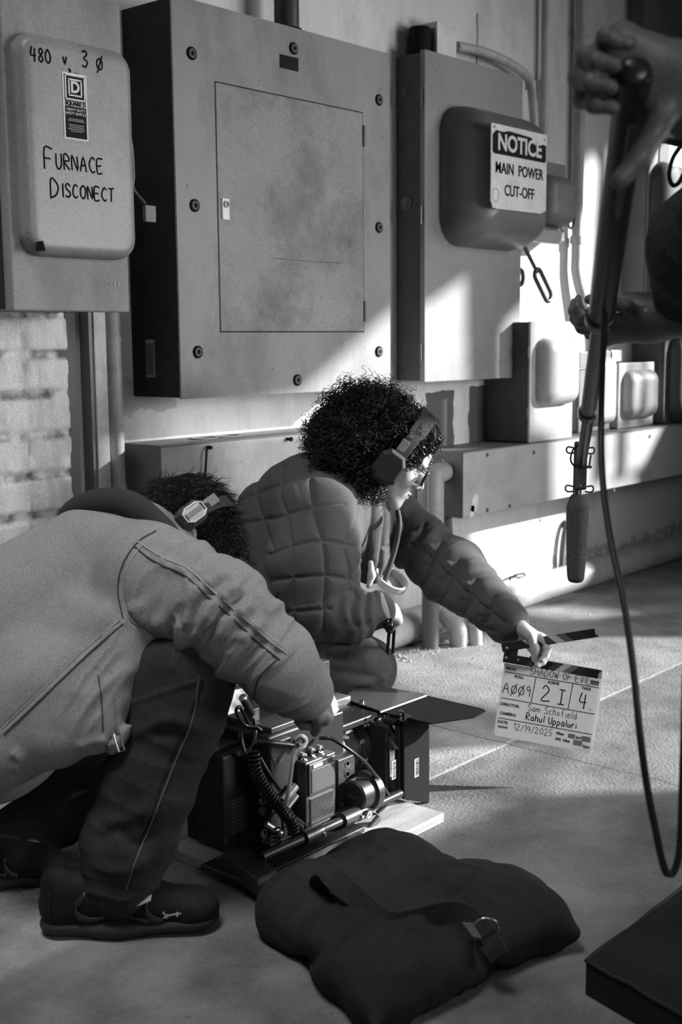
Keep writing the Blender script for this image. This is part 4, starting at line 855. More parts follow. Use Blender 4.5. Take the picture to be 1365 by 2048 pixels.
# collar
cpts = [at(128, 1050, 2.43), at(150, 1022, 2.40), (at(190, 1006, 2.36)), at(235, 1004, 2.34), at(275, 1018, 2.33), at(310, 1046, 2.33), at(345, 1075, 2.33)]
V, F = blob(limb(spline(cpts, 3), [.018+.006*sin(pi*i/18) for i in range(19)], .012)+limb([at(140, 1042, 2.45), at(230, 1022, 2.42), at(310, 1055, 2.40)], [.022, .03, .03], .02), .003, 1)
organic('collar', V, F, MATS['corduroy'], man)
# trousers
near = [m_hipn, m_kn, at(354, 1420, 2.22), at(300, 1560, 2.22), at(255, 1690, 2.21), at(240, 1762, 2.2)]
tr = [cap(m_hip, at(60, 1420, 2.42), .12, .11, .05), cap(at(60, 1420, 2.42), m_kn, .105, .084, .03)]+limb(near[1:], [.084, .084, .083, .080, .066], .03)+limb([at(-20, 1455, 2.5), m_kf, at(130, 1610, 2.53), at(20, 1680, 2.5)], [.10, .085, .072, .066], .03)
V, F = blob(tr, .0036, 2); 
V = folds(V, F, near[1:], 22, .0055, 8, .3, np.clip((pix(V)[:, 1]-1380)/120, 0, 1))
V = carve(V, F, [([(190, 1690), (235, 1660), (270, 1690), (320, 1660)], 14.4, -0.0085), ([(175, 1720), (220, 1740), (270, 1735), (310, 1700)], 14.4, 0.0076), ([(205, 1650), (250, 1640), (330, 1600)], 16.8, 0.0068),
 ([(395, 1345), (410, 1365), (380, 1440), (345, 1520), (300, 1640), (255, 1770)], 4, -0.0023), ([(385, 1345), (400, 1368), (370, 1440), (335, 1520), (290, 1640), (247, 1770)], 4, 0.0018), ([(400, 1360), (340, 1380), (250, 1412)], 6, 0.0027),
 ([(250, 1480), (330, 1440), (390, 1450)], 12, 0.0051), ([(300, 1470), (370, 1470)], 9.6, -0.0051), ([(330, 1350), (360, 1310), (400, 1300)], 12, 0.0043), ([(160, 1780), (200, 1790), (250, 1800), (312, 1776)], 6, 0.0027)])
tro = organic('trousers', V, F, MATS['denim_dark'], man); seam('leg_seam', V, F, [(398, 1360), (385, 1440), (348, 1530), (305, 1640), (268, 1730), (252, 1780)], .0014, M('denim_thread', .10), tro)
sk = MB(); sk.tube([at(252, 1735, 2.2), at(268, 1800, 2.2)], [.046, .048], 16).build('sock', MATS['sock'], man, smooth=60)
# shoes
def shoe(heel, toe, par, logo=False):
    h_, t_ = np.array(heel, float), np.array(toe, float); h_[2] = t_[2] = 0; d = unit(t_-h_); n = np.array((-d[1], d[0], 0)); L_ = np.linalg.norm(t_-h_); Zv = np.array((0, 0, 1))
    P = lambda a, b, c: h_+d*a*L_+n*b+Zv*c
    so_ = [cap(P(.13, 0, .020), P(.45, 0, .015), .040, .038, .03, (Zv, .5)), cap(P(.45, 0, .015), P(.86, 0, .020), .042, .046, .03, (Zv, .45))]
    V, F = blob(so_, .003, 1); V[:, 2] = np.maximum(V[:, 2], .001); su = organic('shoe', *blob([cap(P(.14, 0, .052), P(.30, 0, .05), .040, .040, .02), cap(P(.16, 0, .085), P(.34, 0, .075), .036, .036, .02), cap(P(.34, 0, .075), P(.62, 0, .048), .038, .036, .025),
        cap(P(.62, 0, .045), P(.85, 0, .036), .042, .036, .02), ell(P(.86, 0, .036), (.045, .044, .032), np.array([d, n, Zv]), .02), cap(P(.10, 0, .10), P(.12, 0, .05), .022, .03, .02)], .003, 1), MATS['shoe_black'], par)
    organic('sole', V, F, MATS['sole'], su)
    nn = n if n@(cC-h_) > 0 else -n
    def strip(pts, w, mt, nm):
        """a leather overlay following the side of the shoe"""
        vs, fs = [], []; pts = spline([P(a, 0, c) for a, c in pts], 5)
        for p in pts:
            a_ = (np.array(p)-h_)@d/L_; y_ = (.046 if a_ > .5 else .043)+.001
            vs += [np.array(p)+nn*y_+Zv*w/2, np.array(p)+nn*y_-Zv*w/2]
        for i in range(len(pts)-1): fs.append((2*i, 2*i+1, 2*i+3, 2*i+2))
        o = link(nm, vs, fs, mt, su, smooth=60); m_ = o.modifiers.new('wrap', 'SHRINKWRAP'); m_.target = su; m_.offset = .0015; m_.wrap_method = 'NEAREST_SURFACEPOINT'; so2 = o.modifiers.new('thick', 'SOLIDIFY'); so2.thickness = .002; so2.offset = 1
        return o
    strip([(.28, .088), (.22, .06), (.30, .038), (.5, .036), (.62, .03)], .016, MATS['shoe_panel'], 'side_panel'); strip([(.62, .078), (.60, .06), (.64, .036), (.70, .026)], .022, MATS['shoe_panel'], 'toe_panel')
    strip([(.07, .085), (.08, .04)], .02, MATS['shoe_panel'], 'heel_tab')
    if logo:   # small leaping-cat badge on the toe
        cat = [(0, .1), (.15, .42), (.02, .75), (.08, .95), (.2, .55), (.38, .56), (.62, .72), (.72, .95), (.8, .80), (1, .84), (.95, .66), (.78, .60), (.80, .35), (.70, .30), (.66, .5), (.45, .42), (.3, .28), (.22, .0), (.12, .0)]
        o0 = P(.70, 0, .045); vs = [o0+d*p[0]*.03+Zv*(p[1]-.5)*.020+nn*.055 for p in cat]
        tri_ = tessellate_polygon([[Vector((p[0], p[1], 0)) for p in cat]]); o = link('badge', vs, [tuple(t) for t in tri_], M('badge', .35), su); m_ = o.modifiers.new('wrap', 'SHRINKWRAP'); m_.target = su; m_.offset = .002; m_.wrap_method = 'PROJECT'; m_.use_negative_direction = True; m_.use_positive_direction = True; m_.use_project_y = False
        m_.wrap_method = 'NEAREST_SURFACEPOINT'
    return su
shoe(onZ(78, 1865), onZ(440, 1850), man, True); shoe(onZ(-140, 1770), onZ(125, 1762), man)
# hair: dark cap and short locks swept to the crown
s_, f_, u_ = frame(mh_f, mh_u); Bm = np.array([s_, f_, u_])
hb = [ell(HP(0, -.030, .052), (.083, .112, .088), Bm, .02), ell(HP(0, -.055, .120), (.055, .065, .040), Bm, .03), ell(HP(0, -.062, -.01), (.080, .062, .095), Bm, .02), ell(HP(.048, -.045, .035), (.037, .080, .066), Bm, .02), ell(HP(-.048, -.035, .03), (.046, .085, .070), Bm, .02), ell(HP(.052, .040, .038), (.030, .045, .045), Bm, .02), ell(HP(-.052, .040, .015), (.034, .050, .060), Bm, .02), ell(HP(0, .08, .06), (.05, .03, .04), Bm, .02), ell(HP(0, .055, .075), (.056, .045, .04), Bm, .03), ell(HP(0, -.02, .104), (.050, .07, .024), Bm, .03)]
V, F = blob(hb, .004, 1); q_ = (V-mh_c)@Bm.T
hair = organic('hair', V, F, M('hair_base', .007, rough=.95, spec=.03, bump=0), man); N_ = normals(V, F); loc = []
for i in RNG.choice(len(V), 6000):
    p, nn = V[i], N_[i]; l_ = q_[i]
    if l_[1] > .10 and l_[2] < .04: continue
    if np.linalg.norm(l_-np.array((.08, -.012, .0))) < .042: continue
    top = np.clip((l_[2]-.05)/.08, 0, 1); d0 = unit(nn*.22+f_*(.9*top)+u_*(.5*top-.45*(1-top))-f_*.2*(1-top)+RNG.normal(0, .28, 3)); L_ = (.016+.022*top)*RNG.uniform(.6, 1.3); d1 = unit(d0+RNG.normal(0, .35, 3)-nn*.35)
    loc.append(([p-nn*.003, p+d0*L_*.5, p+d0*L_*.5+d1*L_*.5], .0013, .0003))
strands('hair_locks', loc, MATS['hair'], hair)

def headset(name, label, HPf, s, f, u, side_r, up_c, fwd, mat_cup, deco, band_w=.034, cup=(.036, .046), band_up=.135):
    """over-ear headphones around a head; s,f,u head axes, HPf(a,b,c) head coordinates"""
    T = thing(name, label, 'headphones', HPf(0, 0, band_up))
    pts = [HPf(cos(a)*(side_r+.012), fwd+.015*sin(a), up_c+(band_up-up_c)*sin(a)) for a in np.linspace(-.05, pi+.05, 26)]
    band = MB(); vs = []
    for i, p in enumerate(pts):
        p = np.array(p); o = unit(p-HPf(0, fwd, up_c)); w = f*band_w/2*(1.0 if 4 < i < 21 else .8)
        vs += [p+w, p-w, p-w+o*.009, p+w+o*.009]
    fs = []
    for i in range(len(pts)-1):
        for k in range(4): fs.append((4*i+k, 4*i+(k+1) % 4, 4*i+4+(k+1) % 4, 4*i+4+k))
    fs += [(3, 2, 1, 0), tuple(4*(len(pts)-1)+k for k in range(4))]
    band.add(vs, fs); bo_ = band.build('headband', M('band_black', .03, rough=.5, spec=.3), T, smooth=40, bevel=.002)
    for q in (1, -1):
        c = np.array(HPf(q*side_r, fwd-.005, up_c-.028)); A = np.array([f, u, s*q])
        oct_ = [(.55, 1), (1, .55), (1, -.55), (.55, -1), (-.55, -1), (-1, -.55), (-1, .55), (-.55, 1)]
        ear = MB(c, f, u, s*q)
        def layer(z0, z1, k0, k1, m_):
            n = 8; v = [(x*cup[0]*k, y*cup[1]*k, z) for z, k in ((z0, k0), (z1, k1)) for x, y in oct_]
            m_.add(v, [tuple(range(n-1, -1, -1)), tuple(range(n, 2*n))]+[(i, (i+1) % n, n+(i+1) % n, n+i) for i in range(n)])
        layer(.0, .028, 1.0, 1.0, ear); layer(.028, .036, 1.0, .8, ear); eo = ear.build('ear_cup', mat_cup, T, bevel=.002)
        pad = MB(c, f, u, s*q); layer(-.022, .0, .9, 1.02, pad); pad.build('ear_pad', MATS['rubber'], eo, bevel=.006)
        y = MB(c, f, u, s*q); y.box((0, cup[1]+.012, .016), (.020, .05, .006)); y.build('slider', M('slider_grey', .22, rough=.4), T, bevel=.001)
        if deco:
            r_ = MB(c, f, u, s*q); ring = [(x*cup[0]*.66, yv*cup[1]*.76, .0375) for x, yv in oct_]; r_.tube(ring, .0016, 6, closed=True)
            r_.build('trim_ring', M('silver', .75, rough=.35), eo)
            r_ = MB(c, f, u, s*q)
            for i in range(15):
                yv = -.66+1.32*i/14
                for sx in (1, -1): r_.box((sx*cup[0]*.38, yv*cup[1]*.9+sx*.001, .0372), (cup[0]*.36, .0014, .0012), np.array(Matrix.Rotation(.35*sx, 3, 'Z')))
            r_.build('grille_ribs', M('silver', .75), eo); r_ = MB(c, f, u, s*q); r_.box((0, 0, .0375), (.010, cup[1]*1.25, .002)); r_.build('name_bar', M('slider_grey', .22), eo)
    return T
headset('headphones', 'dark headphones with silver ribbed oval ear cup on the crouching man', HP, s_, f_, u_, .099, .055, -.028, M('cup_dark', .035, rough=.5), True, .026, (.023, .032), .150)
# ------------------------------------------------------------ woman with curly hair holding the slate
M('quilt', 0.075, rough=0.85, var=0.12, scale=10, bump=0.3, bscale=420, spec=.25, bdist=.002); M('shirt', 0.42, rough=.9)
wh_c = at(779, 915, 3.13); wh_f = cR*.80-cU*.58+cF*.14; wh_u = cR*.57+cU*.81+cF*.02
hp, WP = head_prims(wh_c, wh_f, wh_u, 0.97)
w_sn, w_sf = at(630, 1035, 3.03), at(775, 1035, 3.32); w_eln, w_wrn = at(640, 1215, 2.95), at(762, 1212, 2.97)
w_elf, w_wrf = at(900, 1145, 3.22), at(1022, 1248, 2.985)
w_hip, w_mid, w_up, w_nk = at(590, 1250, 3.22), at(600, 1130, 3.24), at(625, 1020, 3.22), at(715, 965, 3.15)
hn, _ = hand_prims(w_wrn-cR*.012, cR*.75-cU*.35+cF*.55, -cF*.6+cU*.75, cU*.5+cF*.8, [(1.1, 1.1, .6), (1.2, 1.1, .6), (1.3, 1.1, .6), (1.35, 1.1, .6)], .82, .02)
# far hand: fingers behind the clap stick, thumb in front
fd = unit(at(1080, 1290, 2.970)-w_wrf)
hf, wtips = hand_prims(w_wrf, fd, cU*.62+cR*.55+cF*.50, -cF*.9-cR*.15, [(.50, .75, .5), (.58, .8, .55), (.7, .85, .6), (.8, .9, .6)], .95, .05,
                (unit(fd*.75-cF*.55-cU*.1), unit(cR*.35-cU*.95-cF*.12), unit(cR*.0-cU*1.0)))
wk, wa = at(728, 1338, 3.0), at(640, 1460, 3.15)
body = hp+[cap(WP(0, -.035, -.03), w_nk, .052, .058, .03), cap(w_nk, w_up, .06, .11, .04), cap(w_up, w_mid, .11, .115, .05), cap(w_mid, w_hip, .115, .14, .05), cap(w_sn, w_sf, .055, .055, .05)]
body += limb([w_sn, w_eln, w_wrn], [.05, .038, .026], .03)+limb([w_sf, w_elf, w_wrf], [.05, .038, .026], .03)+hn+hf
body += limb([w_hip, wk, at(610, 1420, 3.1), onZ(560, 1470, .05)], [.12, .065, .05, .04], .03)+limb([w_hip, at(715, 1322, 3.3), at(640, 1400, 3.35)], [.12, .065, .045], .03)
V, F = blob(body, .0026, 1)
wom = organic('person', V, F, MATS['skin_light'])
tag(wom, 'person with big curly hair, glasses and a dark quilted jacket, squatting with the slate', 'person')

arm1, arm2 = [w_sn, at(628, 1130, 2.97), w_eln], [w_eln, w_wrn]; arm3 = [w_sf, w_elf, at(1010, 1239, 3.0)]
tors = [cap(w_hip, w_mid, .135, .150, .05), cap(w_mid, w_up, .150, .135, .05), cap(at(555, 1050, 3.28), at(640, 1000, 3.20), .128, .122, .06), cap(w_up, w_nk, .125, .075, .04), cap(w_sn, w_sf, .088, .080, .05),
        cap(at(735, 1030, 3.14), at(745, 1130, 3.14), .052, .050, .04), cap(at(700, 960, 3.08), at(752, 985, 3.12), .030, .032, .02)]
a1 = limb(arm1, [.092, .093, .078], .085)+limb([w_eln, at(700, 1228, 2.95), at(752, 1216, 2.97)], [.078, .056, .041], .02)
a3 = limb(arm3, [.080, .084, .055], .03)
V, F = blob(tors+a1+a3, .0031, 2)
P0 = V.copy(); N_ = normals(V, F); Q = pix(V)
s1, d1, o1 = axis_coords(V, arm1); s2, d2, o2 = axis_coords(V, [w_eln, at(752, 1216, 2.97)]); s3, d3, o3 = axis_coords(V, arm3)
st, dt, ot = axis_coords(V, [w_hip, w_mid, w_up, w_nk])
w1, w2, w3 = [np.clip((dt-d-.0)/.06, 0, 1)*(np.minimum(np.minimum(d1, d2), d3) == d) for d in (d1, d2, d3)]
# arms: puckered rings
V = folds(V, F, [w_eln, at(752, 1216, 2.97)], 42, .0055, 4, .25, w2); V = folds(V, F, arm3, 30, .0065, 6, .25, w3*np.clip((s3-.05)/.08, 0, 1))
V = V+N_*(.004*vnoise(np.stack([Q[:, 0]/45, Q[:, 1]/45, V@cF*10], 1), 9))[:, None]
# quilting: stitched channels sink, pockets puff
lines = [
 [(520, 940), (512, 985), (525, 1040), (545, 1095)], [(565, 930), (563, 985), (575, 1045), (583, 1105), (586, 1170), (588, 1260)], [(622, 905), (622, 960), (632, 1030), (645, 1080), (652, 1130), (650, 1200), (648, 1265)], [(690, 1100), (700, 1150), (695, 1185)],
 [(460, 1010), (520, 985), (600, 955), (655, 950), (690, 965)], [(470, 1050), (550, 1035), (620, 1015), (690, 1008)], [(540, 1110), (590, 1090), (650, 1082), (712, 1094)], [(545, 1160), (600, 1155), (655, 1152), (705, 1160)], [(555, 1225), (600, 1222), (660, 1218)],
 [(735, 965), (722, 1000), (712, 1040), (692, 1078)], [(745, 985), (742, 1060), (732, 1110), (712, 1150)], [(700, 1180), (725, 1190), (745, 1172)],
 [(765, 990), (770, 1050), (762, 1110), (752, 1168)], [(785, 990), (790, 1060), (778, 1120), (768, 1150)],
 [(800, 1010), (808, 1060), (790, 1090)], [(770, 1095), (820, 1085), (860, 1110), (900, 1150), (960, 1205), (1010, 1245)], [(780, 1150), (830, 1175), (880, 1210), (930, 1240), (985, 1262)],
 [(850, 1050), (838, 1090), (815, 1130), (785, 1155)], [(885, 1085), (870, 1130), (850, 1165), (815, 1185)], [(920, 1125), (905, 1165), (885, 1200), (850, 1212)], [(955, 1165), (942, 1200), (925, 1228), (890, 1240)], [(990, 1195), (980, 1225), (965, 1250), (930, 1258)]]
fc = np.clip(-(normals(V, F)@cF)*3+0.7, 0, 1); dq = np.full(len(V), 1e9)
for l in lines: dq = np.minimum(dq, seg_dist2(Q, [tuple(p)[:2] for p in spline([(p[0], p[1], 0) for p in l], 4)]))
V = V+normals(V, F)*((-.0055*np.exp(-(dq/4.0)**2)+.0035*(1-np.exp(-(dq/14)**2)))*fc)[:, None]
# pocketed panels on every other side, from the jacket's own coordinates
ang = np.arctan2(ot@np.array((0, 0, 1.0)), ot@unit(cF)); gu = np.abs(((ang*.14/.075) % 1)-.5)*.075; gv = np.abs(((st/.085) % 1)-.5)*.085
V = V+normals(V, F)*(-.005*np.exp(-(np.minimum(gu, gv)/.005)**2)*(1-fc)*np.clip((np.minimum(np.minimum(d1, d2), d3)-dt)/.03, 0, 1))[:, None]
V = carve(V, F, [([(545, 1000), (600, 985)], 20, .004), ([(700, 1180), (690, 1215), (700, 1250)], 9, .006), ([(725, 1185), (720, 1220), (722, 1252)], 8, .006), ([(745, 1190), (742, 1220), (742, 1248)], 7, .006), ([(712, 1185), (705, 1220), (712, 1252)], 6, -.005), ([(735, 1188), (731, 1220), (733, 1250)], 6, -.005),
   ([(825, 1060), (815, 1100)], 10, .008), ([(862, 1085), (850, 1130)], 10, .008), ([(898, 1120), (885, 1160)], 10, .008), ([(935, 1160), (925, 1200)], 9, .007), ([(970, 1195), (962, 1232)], 8, .006), ([(800, 1040), (795, 1075)], 10, .007)])
wj = organic('jacket', V, F, MATS['quilt'], wom)
# stitched placket, white shirt showing, cuff
MB().tube(spline([at(796, 1022, 3.10), at(799, 1050, 3.08), at(790, 1100, 3.08), at(768, 1168, 3.07)], 5), .007, 8).build('front_placket', M('quilt_edge', .03, rough=.7), wj, smooth=60)
V, F = blob(limb([at(742, 1125, 3.07), at(744, 1150, 3.06), at(738, 1172, 3.06)], [.007, .009, .007], .01), .003, 1); organic('shirt', V, F, MATS['shirt'], wom)
c0, c1 = np.array(at(762, 1218, 2.965)), np.array(at(772, 1215, 2.966)); MB().lathe(c0, c1-c0, [(0, .0405), (.010, .042), (.014, .040), (.014, .030)], 24).build('shirt_cuff', MATS['shirt'], wom, smooth=50)
# trousers: squatting thighs and shins, shoes
tr = limb([w_hip, at(640, 1305, 3.05), wk], [.135, .105, .075], .03)+limb([wk, at(615, 1420, 3.1), onZ(560, 1468, .06)], [.074, .064, .055], .03)+limb([w_hip, at(712, 1322, 3.32), at(640, 1395, 3.35)], [.13, .075, .055], .03)
V, F = blob(tr, .0036, 2); V = carve(V, F, [([(620, 1290), (690, 1300), (760, 1325)], 14, .006), ([(650, 1340), (720, 1350), (770, 1365)], 10, -.006), ([(700, 1370), (750, 1362), (775, 1350)], 8, .006), ([(640, 1310), (700, 1318)], 8, -.005)])
organic('trousers', V, F, MATS['denim'], wom)
shoe(onZ(535, 1468), onZ(680, 1478), wom)
q = MB()
for dx in (0, 9): q.tube(spline([at(622+dx, 1268, 2.92), at(616+dx, 1290, 2.905), at(609+dx, 1312, 2.90)], 4), .003, 6)
q.build('side_seam', M('seam_thread', .25), wom)
# curly hair: dark body plus a cloud of spirals
s_, f_, u_ = frame(wh_f, wh_u); Bw = np.array([s_, f_, u_])
hb = [ell(WP(0, -.02, .050), (.084, .100, .090), Bw, .02), ell(WP(0, .034, .096), (.056, .050, .034), Bw, .02), ell(WP(.054, .012, .045), (.024, .045, .05), Bw, .02), ell(WP(-.054, .012, .045), (.024, .045, .05), Bw, .02)]
mass = [ell(at(720, 870, 3.14), (.105, .085, .115), [cR, cF, cU], .04), ell(at(705, 900, 3.08), (.082, .06, .085), [cR, cF, cU], .04), ell(at(755, 820, 3.13), (.07, .075, .045), [cR, cF, cU], .04), ell(at(722, 948, 3.06), (.045, .04, .055), [cR, cF, cU], .03), ell(at(665, 870, 3.16), (.06, .06, .07), [cR, cF, cU], .03)]
V, F = blob(hb+mass, .0045, 1); V = V+normals(V, F)*(.008*vnoise(V*45, 3))[:, None]
whair = organic('hair', V, F, MATS['hair_base'], wom); N_ = normals(V, F); q_ = (V-wh_c)@Bw.T; cur = []; mc = at(715, 880, 3.12)
for i in RNG.choice(len(V), 2600):
    p, n_ = V[i], N_[i]; face = q_[i][1] > .02 and np.linalg.norm(q_[i]) < .16; px_ = pix(p[None])[0]
    if face and RNG.random() < .75: continue
    if q_[i][1] > .088 and q_[i][2] < .07: continue
    out = unit(n_*.5+np.array((0, 0, -.75))+RNG.normal(0, .45, 3)+(unit(p-mc)*.5)); top = px_[1] < 815 and px_[0] < 800
    if top: out = unit(n_*1.0+np.array((0, 0, .35))+RNG.normal(0, .4, 3))
    L_ = RNG.uniform(.022, .048)*(.7 if face else 1.0); R_ = RNG.uniform(.0045, .0095)*(.7 if face else 1); turns = L_/RNG.uniform(.014, .024); m_ = 16; a, b = orth(out); a, b = np.array(a), np.array(b); ph = RNG.uniform(0, 6.3); pts = []
    sag = RNG.uniform(-.3, .5)
    for k in range(m_):
        t = k/(m_-1); pts.append(p-n_*.004+out*L_*t+np.array((0, 0, -sag*L_*t*t))+(a*cos(ph+turns*6.283*t)+b*sin(ph+turns*6.283*t))*R_*min(1, t*4))
    cur.append((pts, .0014, .0007))
for k in range(26):   # wild loops on top
    p = at(RNG.uniform(665, 785), RNG.uniform(775, 800), 3.12+RNG.uniform(-.06, .06)); out = unit(cU+cR*RNG.normal(0, .5)+cF*RNG.normal(0, .3)); a, b = orth(out); a, b = np.array(a), np.array(b); ph = RNG.uniform(0, 6.3); R_ = RNG.uniform(.007, .014); L_ = RNG.uniform(.02, .045)
    cur.append(([p+out*L_*t+(a*cos(ph+8*t)+b*sin(ph+8*t))*R_ for t in np.linspace(0, 1, 20)], .0012, .0007))
for i in np.where((q_[:, 1] > -.01) & (q_[:, 1] < .078) & (np.linalg.norm(q_-np.array((0, 0, .03)), axis=1) < .135))[0][::2]:   # hair combed back from the brow
    p, n_ = V[i], N_[i]; d0 = unit(-f_*.8+u_*.35+RNG.normal(0, .12, 3)); d0 = unit(d0-n_*(d0@n_)); L_ = RNG.uniform(.02, .045)
    cur.append(([p+n_*.0015+d0*L_*(t-.3)+n_*(.004*sin(3.1*t)+RNG.normal(0, .0006)) for t in np.linspace(0, 1, 6)], .0011, .0005))
strands('curls', cur, MATS['hair'], whair)
brow = [([WP(.048-.010*k, .090+.004*k-.0008*k*k, .032+.0012*k)+s_*RNG.normal(0, .002)+u_*RNG.normal(0, .0015) for k in range(4)], .0016, .0008) for _ in range(10)]
strands('eyebrow', brow, MATS['hair'], wom)

HT = headset('headphones', 'black headphones worn over the curly hair, wide band across the top', WP, s_, f_, u_, .098, -.004, .000, M('cup_black', .018, rough=.55, spec=.3), False, .044, (.036, .044), .152)
b_ = [o for o in HT.children if o.name.startswith('headband')][0]
text('band_mark', 'H6', .018, tuple(WP(.0, .010, .162)+s_*.045-u_*.012), f_*-1, s_*-.75+u_*.65, BLK, b_) if False else None
# glasses
T = thing('glasses', 'dark framed glasses on the nose of the curly haired woman', 'glasses', WP(0, .11, .01))
fb = M('frame_black', .012, rough=.25); lens_m = bpy.data.materials.new('lens_glass'); lens_m.use_nodes = True; pbs = lens_m.node_tree.nodes['Principled BSDF']; pbs.inputs['Transmission Weight'].default_value = 1; pbs.inputs['Roughness'].default_value = .02; pbs.inputs['IOR'].default_value = 1.15
for q in (1, -1):
    rim = [WP(q*.034+.026*cos(a)*(abs(cos(a))**-.35 if abs(cos(a)) > .05 else 1), .108-.010*abs(cos(a))*(1 if cos(a)*q > 0 else -.2), .008+.020*sin(a)) for a in np.linspace(0, 2*pi, 28)[:-1]]
    MB().tube(rim, .0034, 8, closed=True).build('rim', fb, T, smooth=60)
    c = WP(q*.034, .106, .008); link('lens', [tuple(c)]+[tuple(p) for p in rim], [(0, i+1, (i+1) % 27+1) for i in range(27)], lens_m, T)
    MB().tube(spline([WP(q*.060, .100, .016), WP(q*.072, .085, .016), WP(q*.080, .03, .014), WP(q*.083, -.01, .010)], 5), .0022, 8).build('temple', fb, T, smooth=60)
MB().tube(spline([WP(.010, .108, .014), WP(0, .114, .016), WP(-.010, .108, .014)], 5), .0024, 8).build('bridge', fb, T, smooth=60)

# ------------------------------------------------------------ the slate
tl, tr_, bl = np.array(at(1010, 1326, 2.96)), np.array(at(1207, 1360, 2.92)), np.array(at(996, 1470, 2.95))
sxv = unit(tr_-tl); sWd = np.linalg.norm(tr_-tl); syv = bl-tl; syv = unit(syv-sxv*(syv@sxv)); sHt = .176; nv = np.cross(sxv, -syv); nv = nv if nv@(cC-tl) > 0 else -nv
T = thing('clapperboard', 'white translucent film slate with black and grey striped clap sticks, held near the floor', 'film slate', tl+sxv*sWd/2+syv*sHt)
acr = bpy.data.materials.new('acrylic'); acr.use_nodes = True; nt = acr.node_tree; pbs = nt.nodes['Principled BSDF']; pbs.inputs['Base Color'].default_value = (.8, .8, .8, 1); pbs.inputs['Roughness'].default_value = .25
trn = nt.nodes.new('ShaderNodeBsdfTranslucent'); trn.inputs[0].default_value = (.85, .85, .85, 1); mxs = nt.nodes.new('ShaderNodeMixShader'); mxs.inputs[0].default_value = .42
nt.links.new(pbs.outputs[0], mxs.inputs[1]); nt.links.new(trn.outputs[0], mxs.inputs[2]); nt.links.new(mxs.outputs[0], nt.nodes['Material Output'].inputs[0])
S = MB(tl, sxv, syv, -nv)   # local: x right, y down, z into the board
rc = .010; op = [(0, 0), (sWd, 0)]+[(sWd-rc+rc*cos(a), sHt-rc+rc*sin(a)) for a in np.linspace(0, pi/2, 6)]+[(rc-rc*sin(a), sHt-rc+rc*cos(a)) for a in np.linspace(0, pi/2, 6)]
S.prism(op, .004, 2, 0); bd = S.build('board', acr, T)
def L2(x, y, z=-.0004): return tl+sxv*(x*sWd)+syv*(y*sHt)-nv*z
ru = -syv
q = MB(tl, sxv, syv, -nv)
def rule(x0, y0, x1, y1, w=.0011): a, b = np.array((x0*sWd, y0*sHt, -.0003)), np.array((x1*sWd, y1*sHt, -.0003)); q.tube([a, b], w, 6, flat=(0, 0, 1))
rule(.02, .115, .97, .115); rule(.02, .475, .97, .475); rule(.335, .115, .325, .475); rule(.71, .115, .70, .475); rule(.02, .75, .97, .75)
q.build('ruled_lines', INK, bd)
def prt(s, x, y, sz=.0092, m_=INK, b=.0004): text('printed_words', s, sz, tuple(L2(x, y, -.0008)), sxv, ru, m_, bd, align='LEFT', bold=b, ext=.0002)
prt('PROD.', .02, .065); prt('ROLL', .12, .155); prt('SCENE', .46, .155); prt('TAKE', .80, .155); prt('DIRECTOR:', .02, .555); prt('CAMERA:', .03, .68, .0095); prt('DATE:', .02, .80); prt('Filter', .62, .815, .009); prt('FPS  Nite', .62, .895, .009); prt('INT', .82, .83, .009); prt('Sync', .90, .925, .009)
for (a, b, c, d) in ((.74, .79, .81, .85), (.88, .79, .965, .86), (.80, .86, .89, .93), (.88, .03, .965, .09), (.03, .85, .13, .88)): MB(tl, sxv, syv, -nv).box2((a*sWd, b*sHt, -.0006), (c*sWd, d*sHt, .0002)).build('tape_piece', M('tape_grey', .22), bd)
hw = lambda rows, w: hand('marker_writing', [(s, x*sWd, -y*sHt, z) for s, x, y, z in rows], L2(0, 0, -.001), sxv, ru, INK, bd, w=w)
hw([('SHADOW OF EVIL', .27, .09, .0165)], .0009); hw([('A$$9', .025, .40, .025)], .0012); hw([('2', .42, .41, .036), ('I2|', .585, .42, .034)], .0016); hw([('4', .80, .42, .036)], .0016); hw([('.', .91, .43, .03)], .002)
hw([('Sam Schofield', .30, .585, .0165)], .0008); hw([('Rahul Uppaluri', .30, .71, .0165)], .0013); hw([('12/14/2025', .19, .87, .0155)], .0008)
st_h = .0215
def stick(name, org, xd, ln, par, shade, slant, tip):
    yd = unit(np.cross(nv, xd)); yd = yd if yd@syv > 0 else -yd; B_ = MB(org, xd, yd, -nv); B_.box2((0, -st_h, -.004), (ln, 0, .008)); o = B_.build(name, M('stick_black', .014, rough=.45), par, bevel=.0008); x = .26*ln; w = (ln*.955-x)/len(shade)
    for i, g in enumerate(shade):
        if g is None: continue
        m_ = MB(org, xd, yd, -nv); x0, x1 = x+i*w, x+(i+1)*w; k = slant
        m_.add([(x0-k/2, -st_h+.0006, -.0046), (x1-k/2, -st_h+.0006, -.0046), (x1+k/2, -.0006, -.0046), (x0+k/2, -.0006, -.0046)], [(0, 1, 2, 3)]); m_.build('stripe', M('stripe_%d' % int(g*1000), g, rough=.45, var=.05), o)
    m_ = MB(org, xd, yd, -nv); m_.box2((ln*.965, -st_h, -.0042), (ln*1.0, 0, .0082)); m_.build('end_cap', M('cap_light', .5), o); return o, B_, yd
lo = np.array(at(1006, 1324, 2.955)); lx = unit(np.array(at(1205, 1359, 2.915))-lo); lst, LB, _ = stick('lower_stick', lo, lx, sWd*1.0, T, [.045, .5, .012, .05, .55, .18, .035, .02, .014], -.020, True)
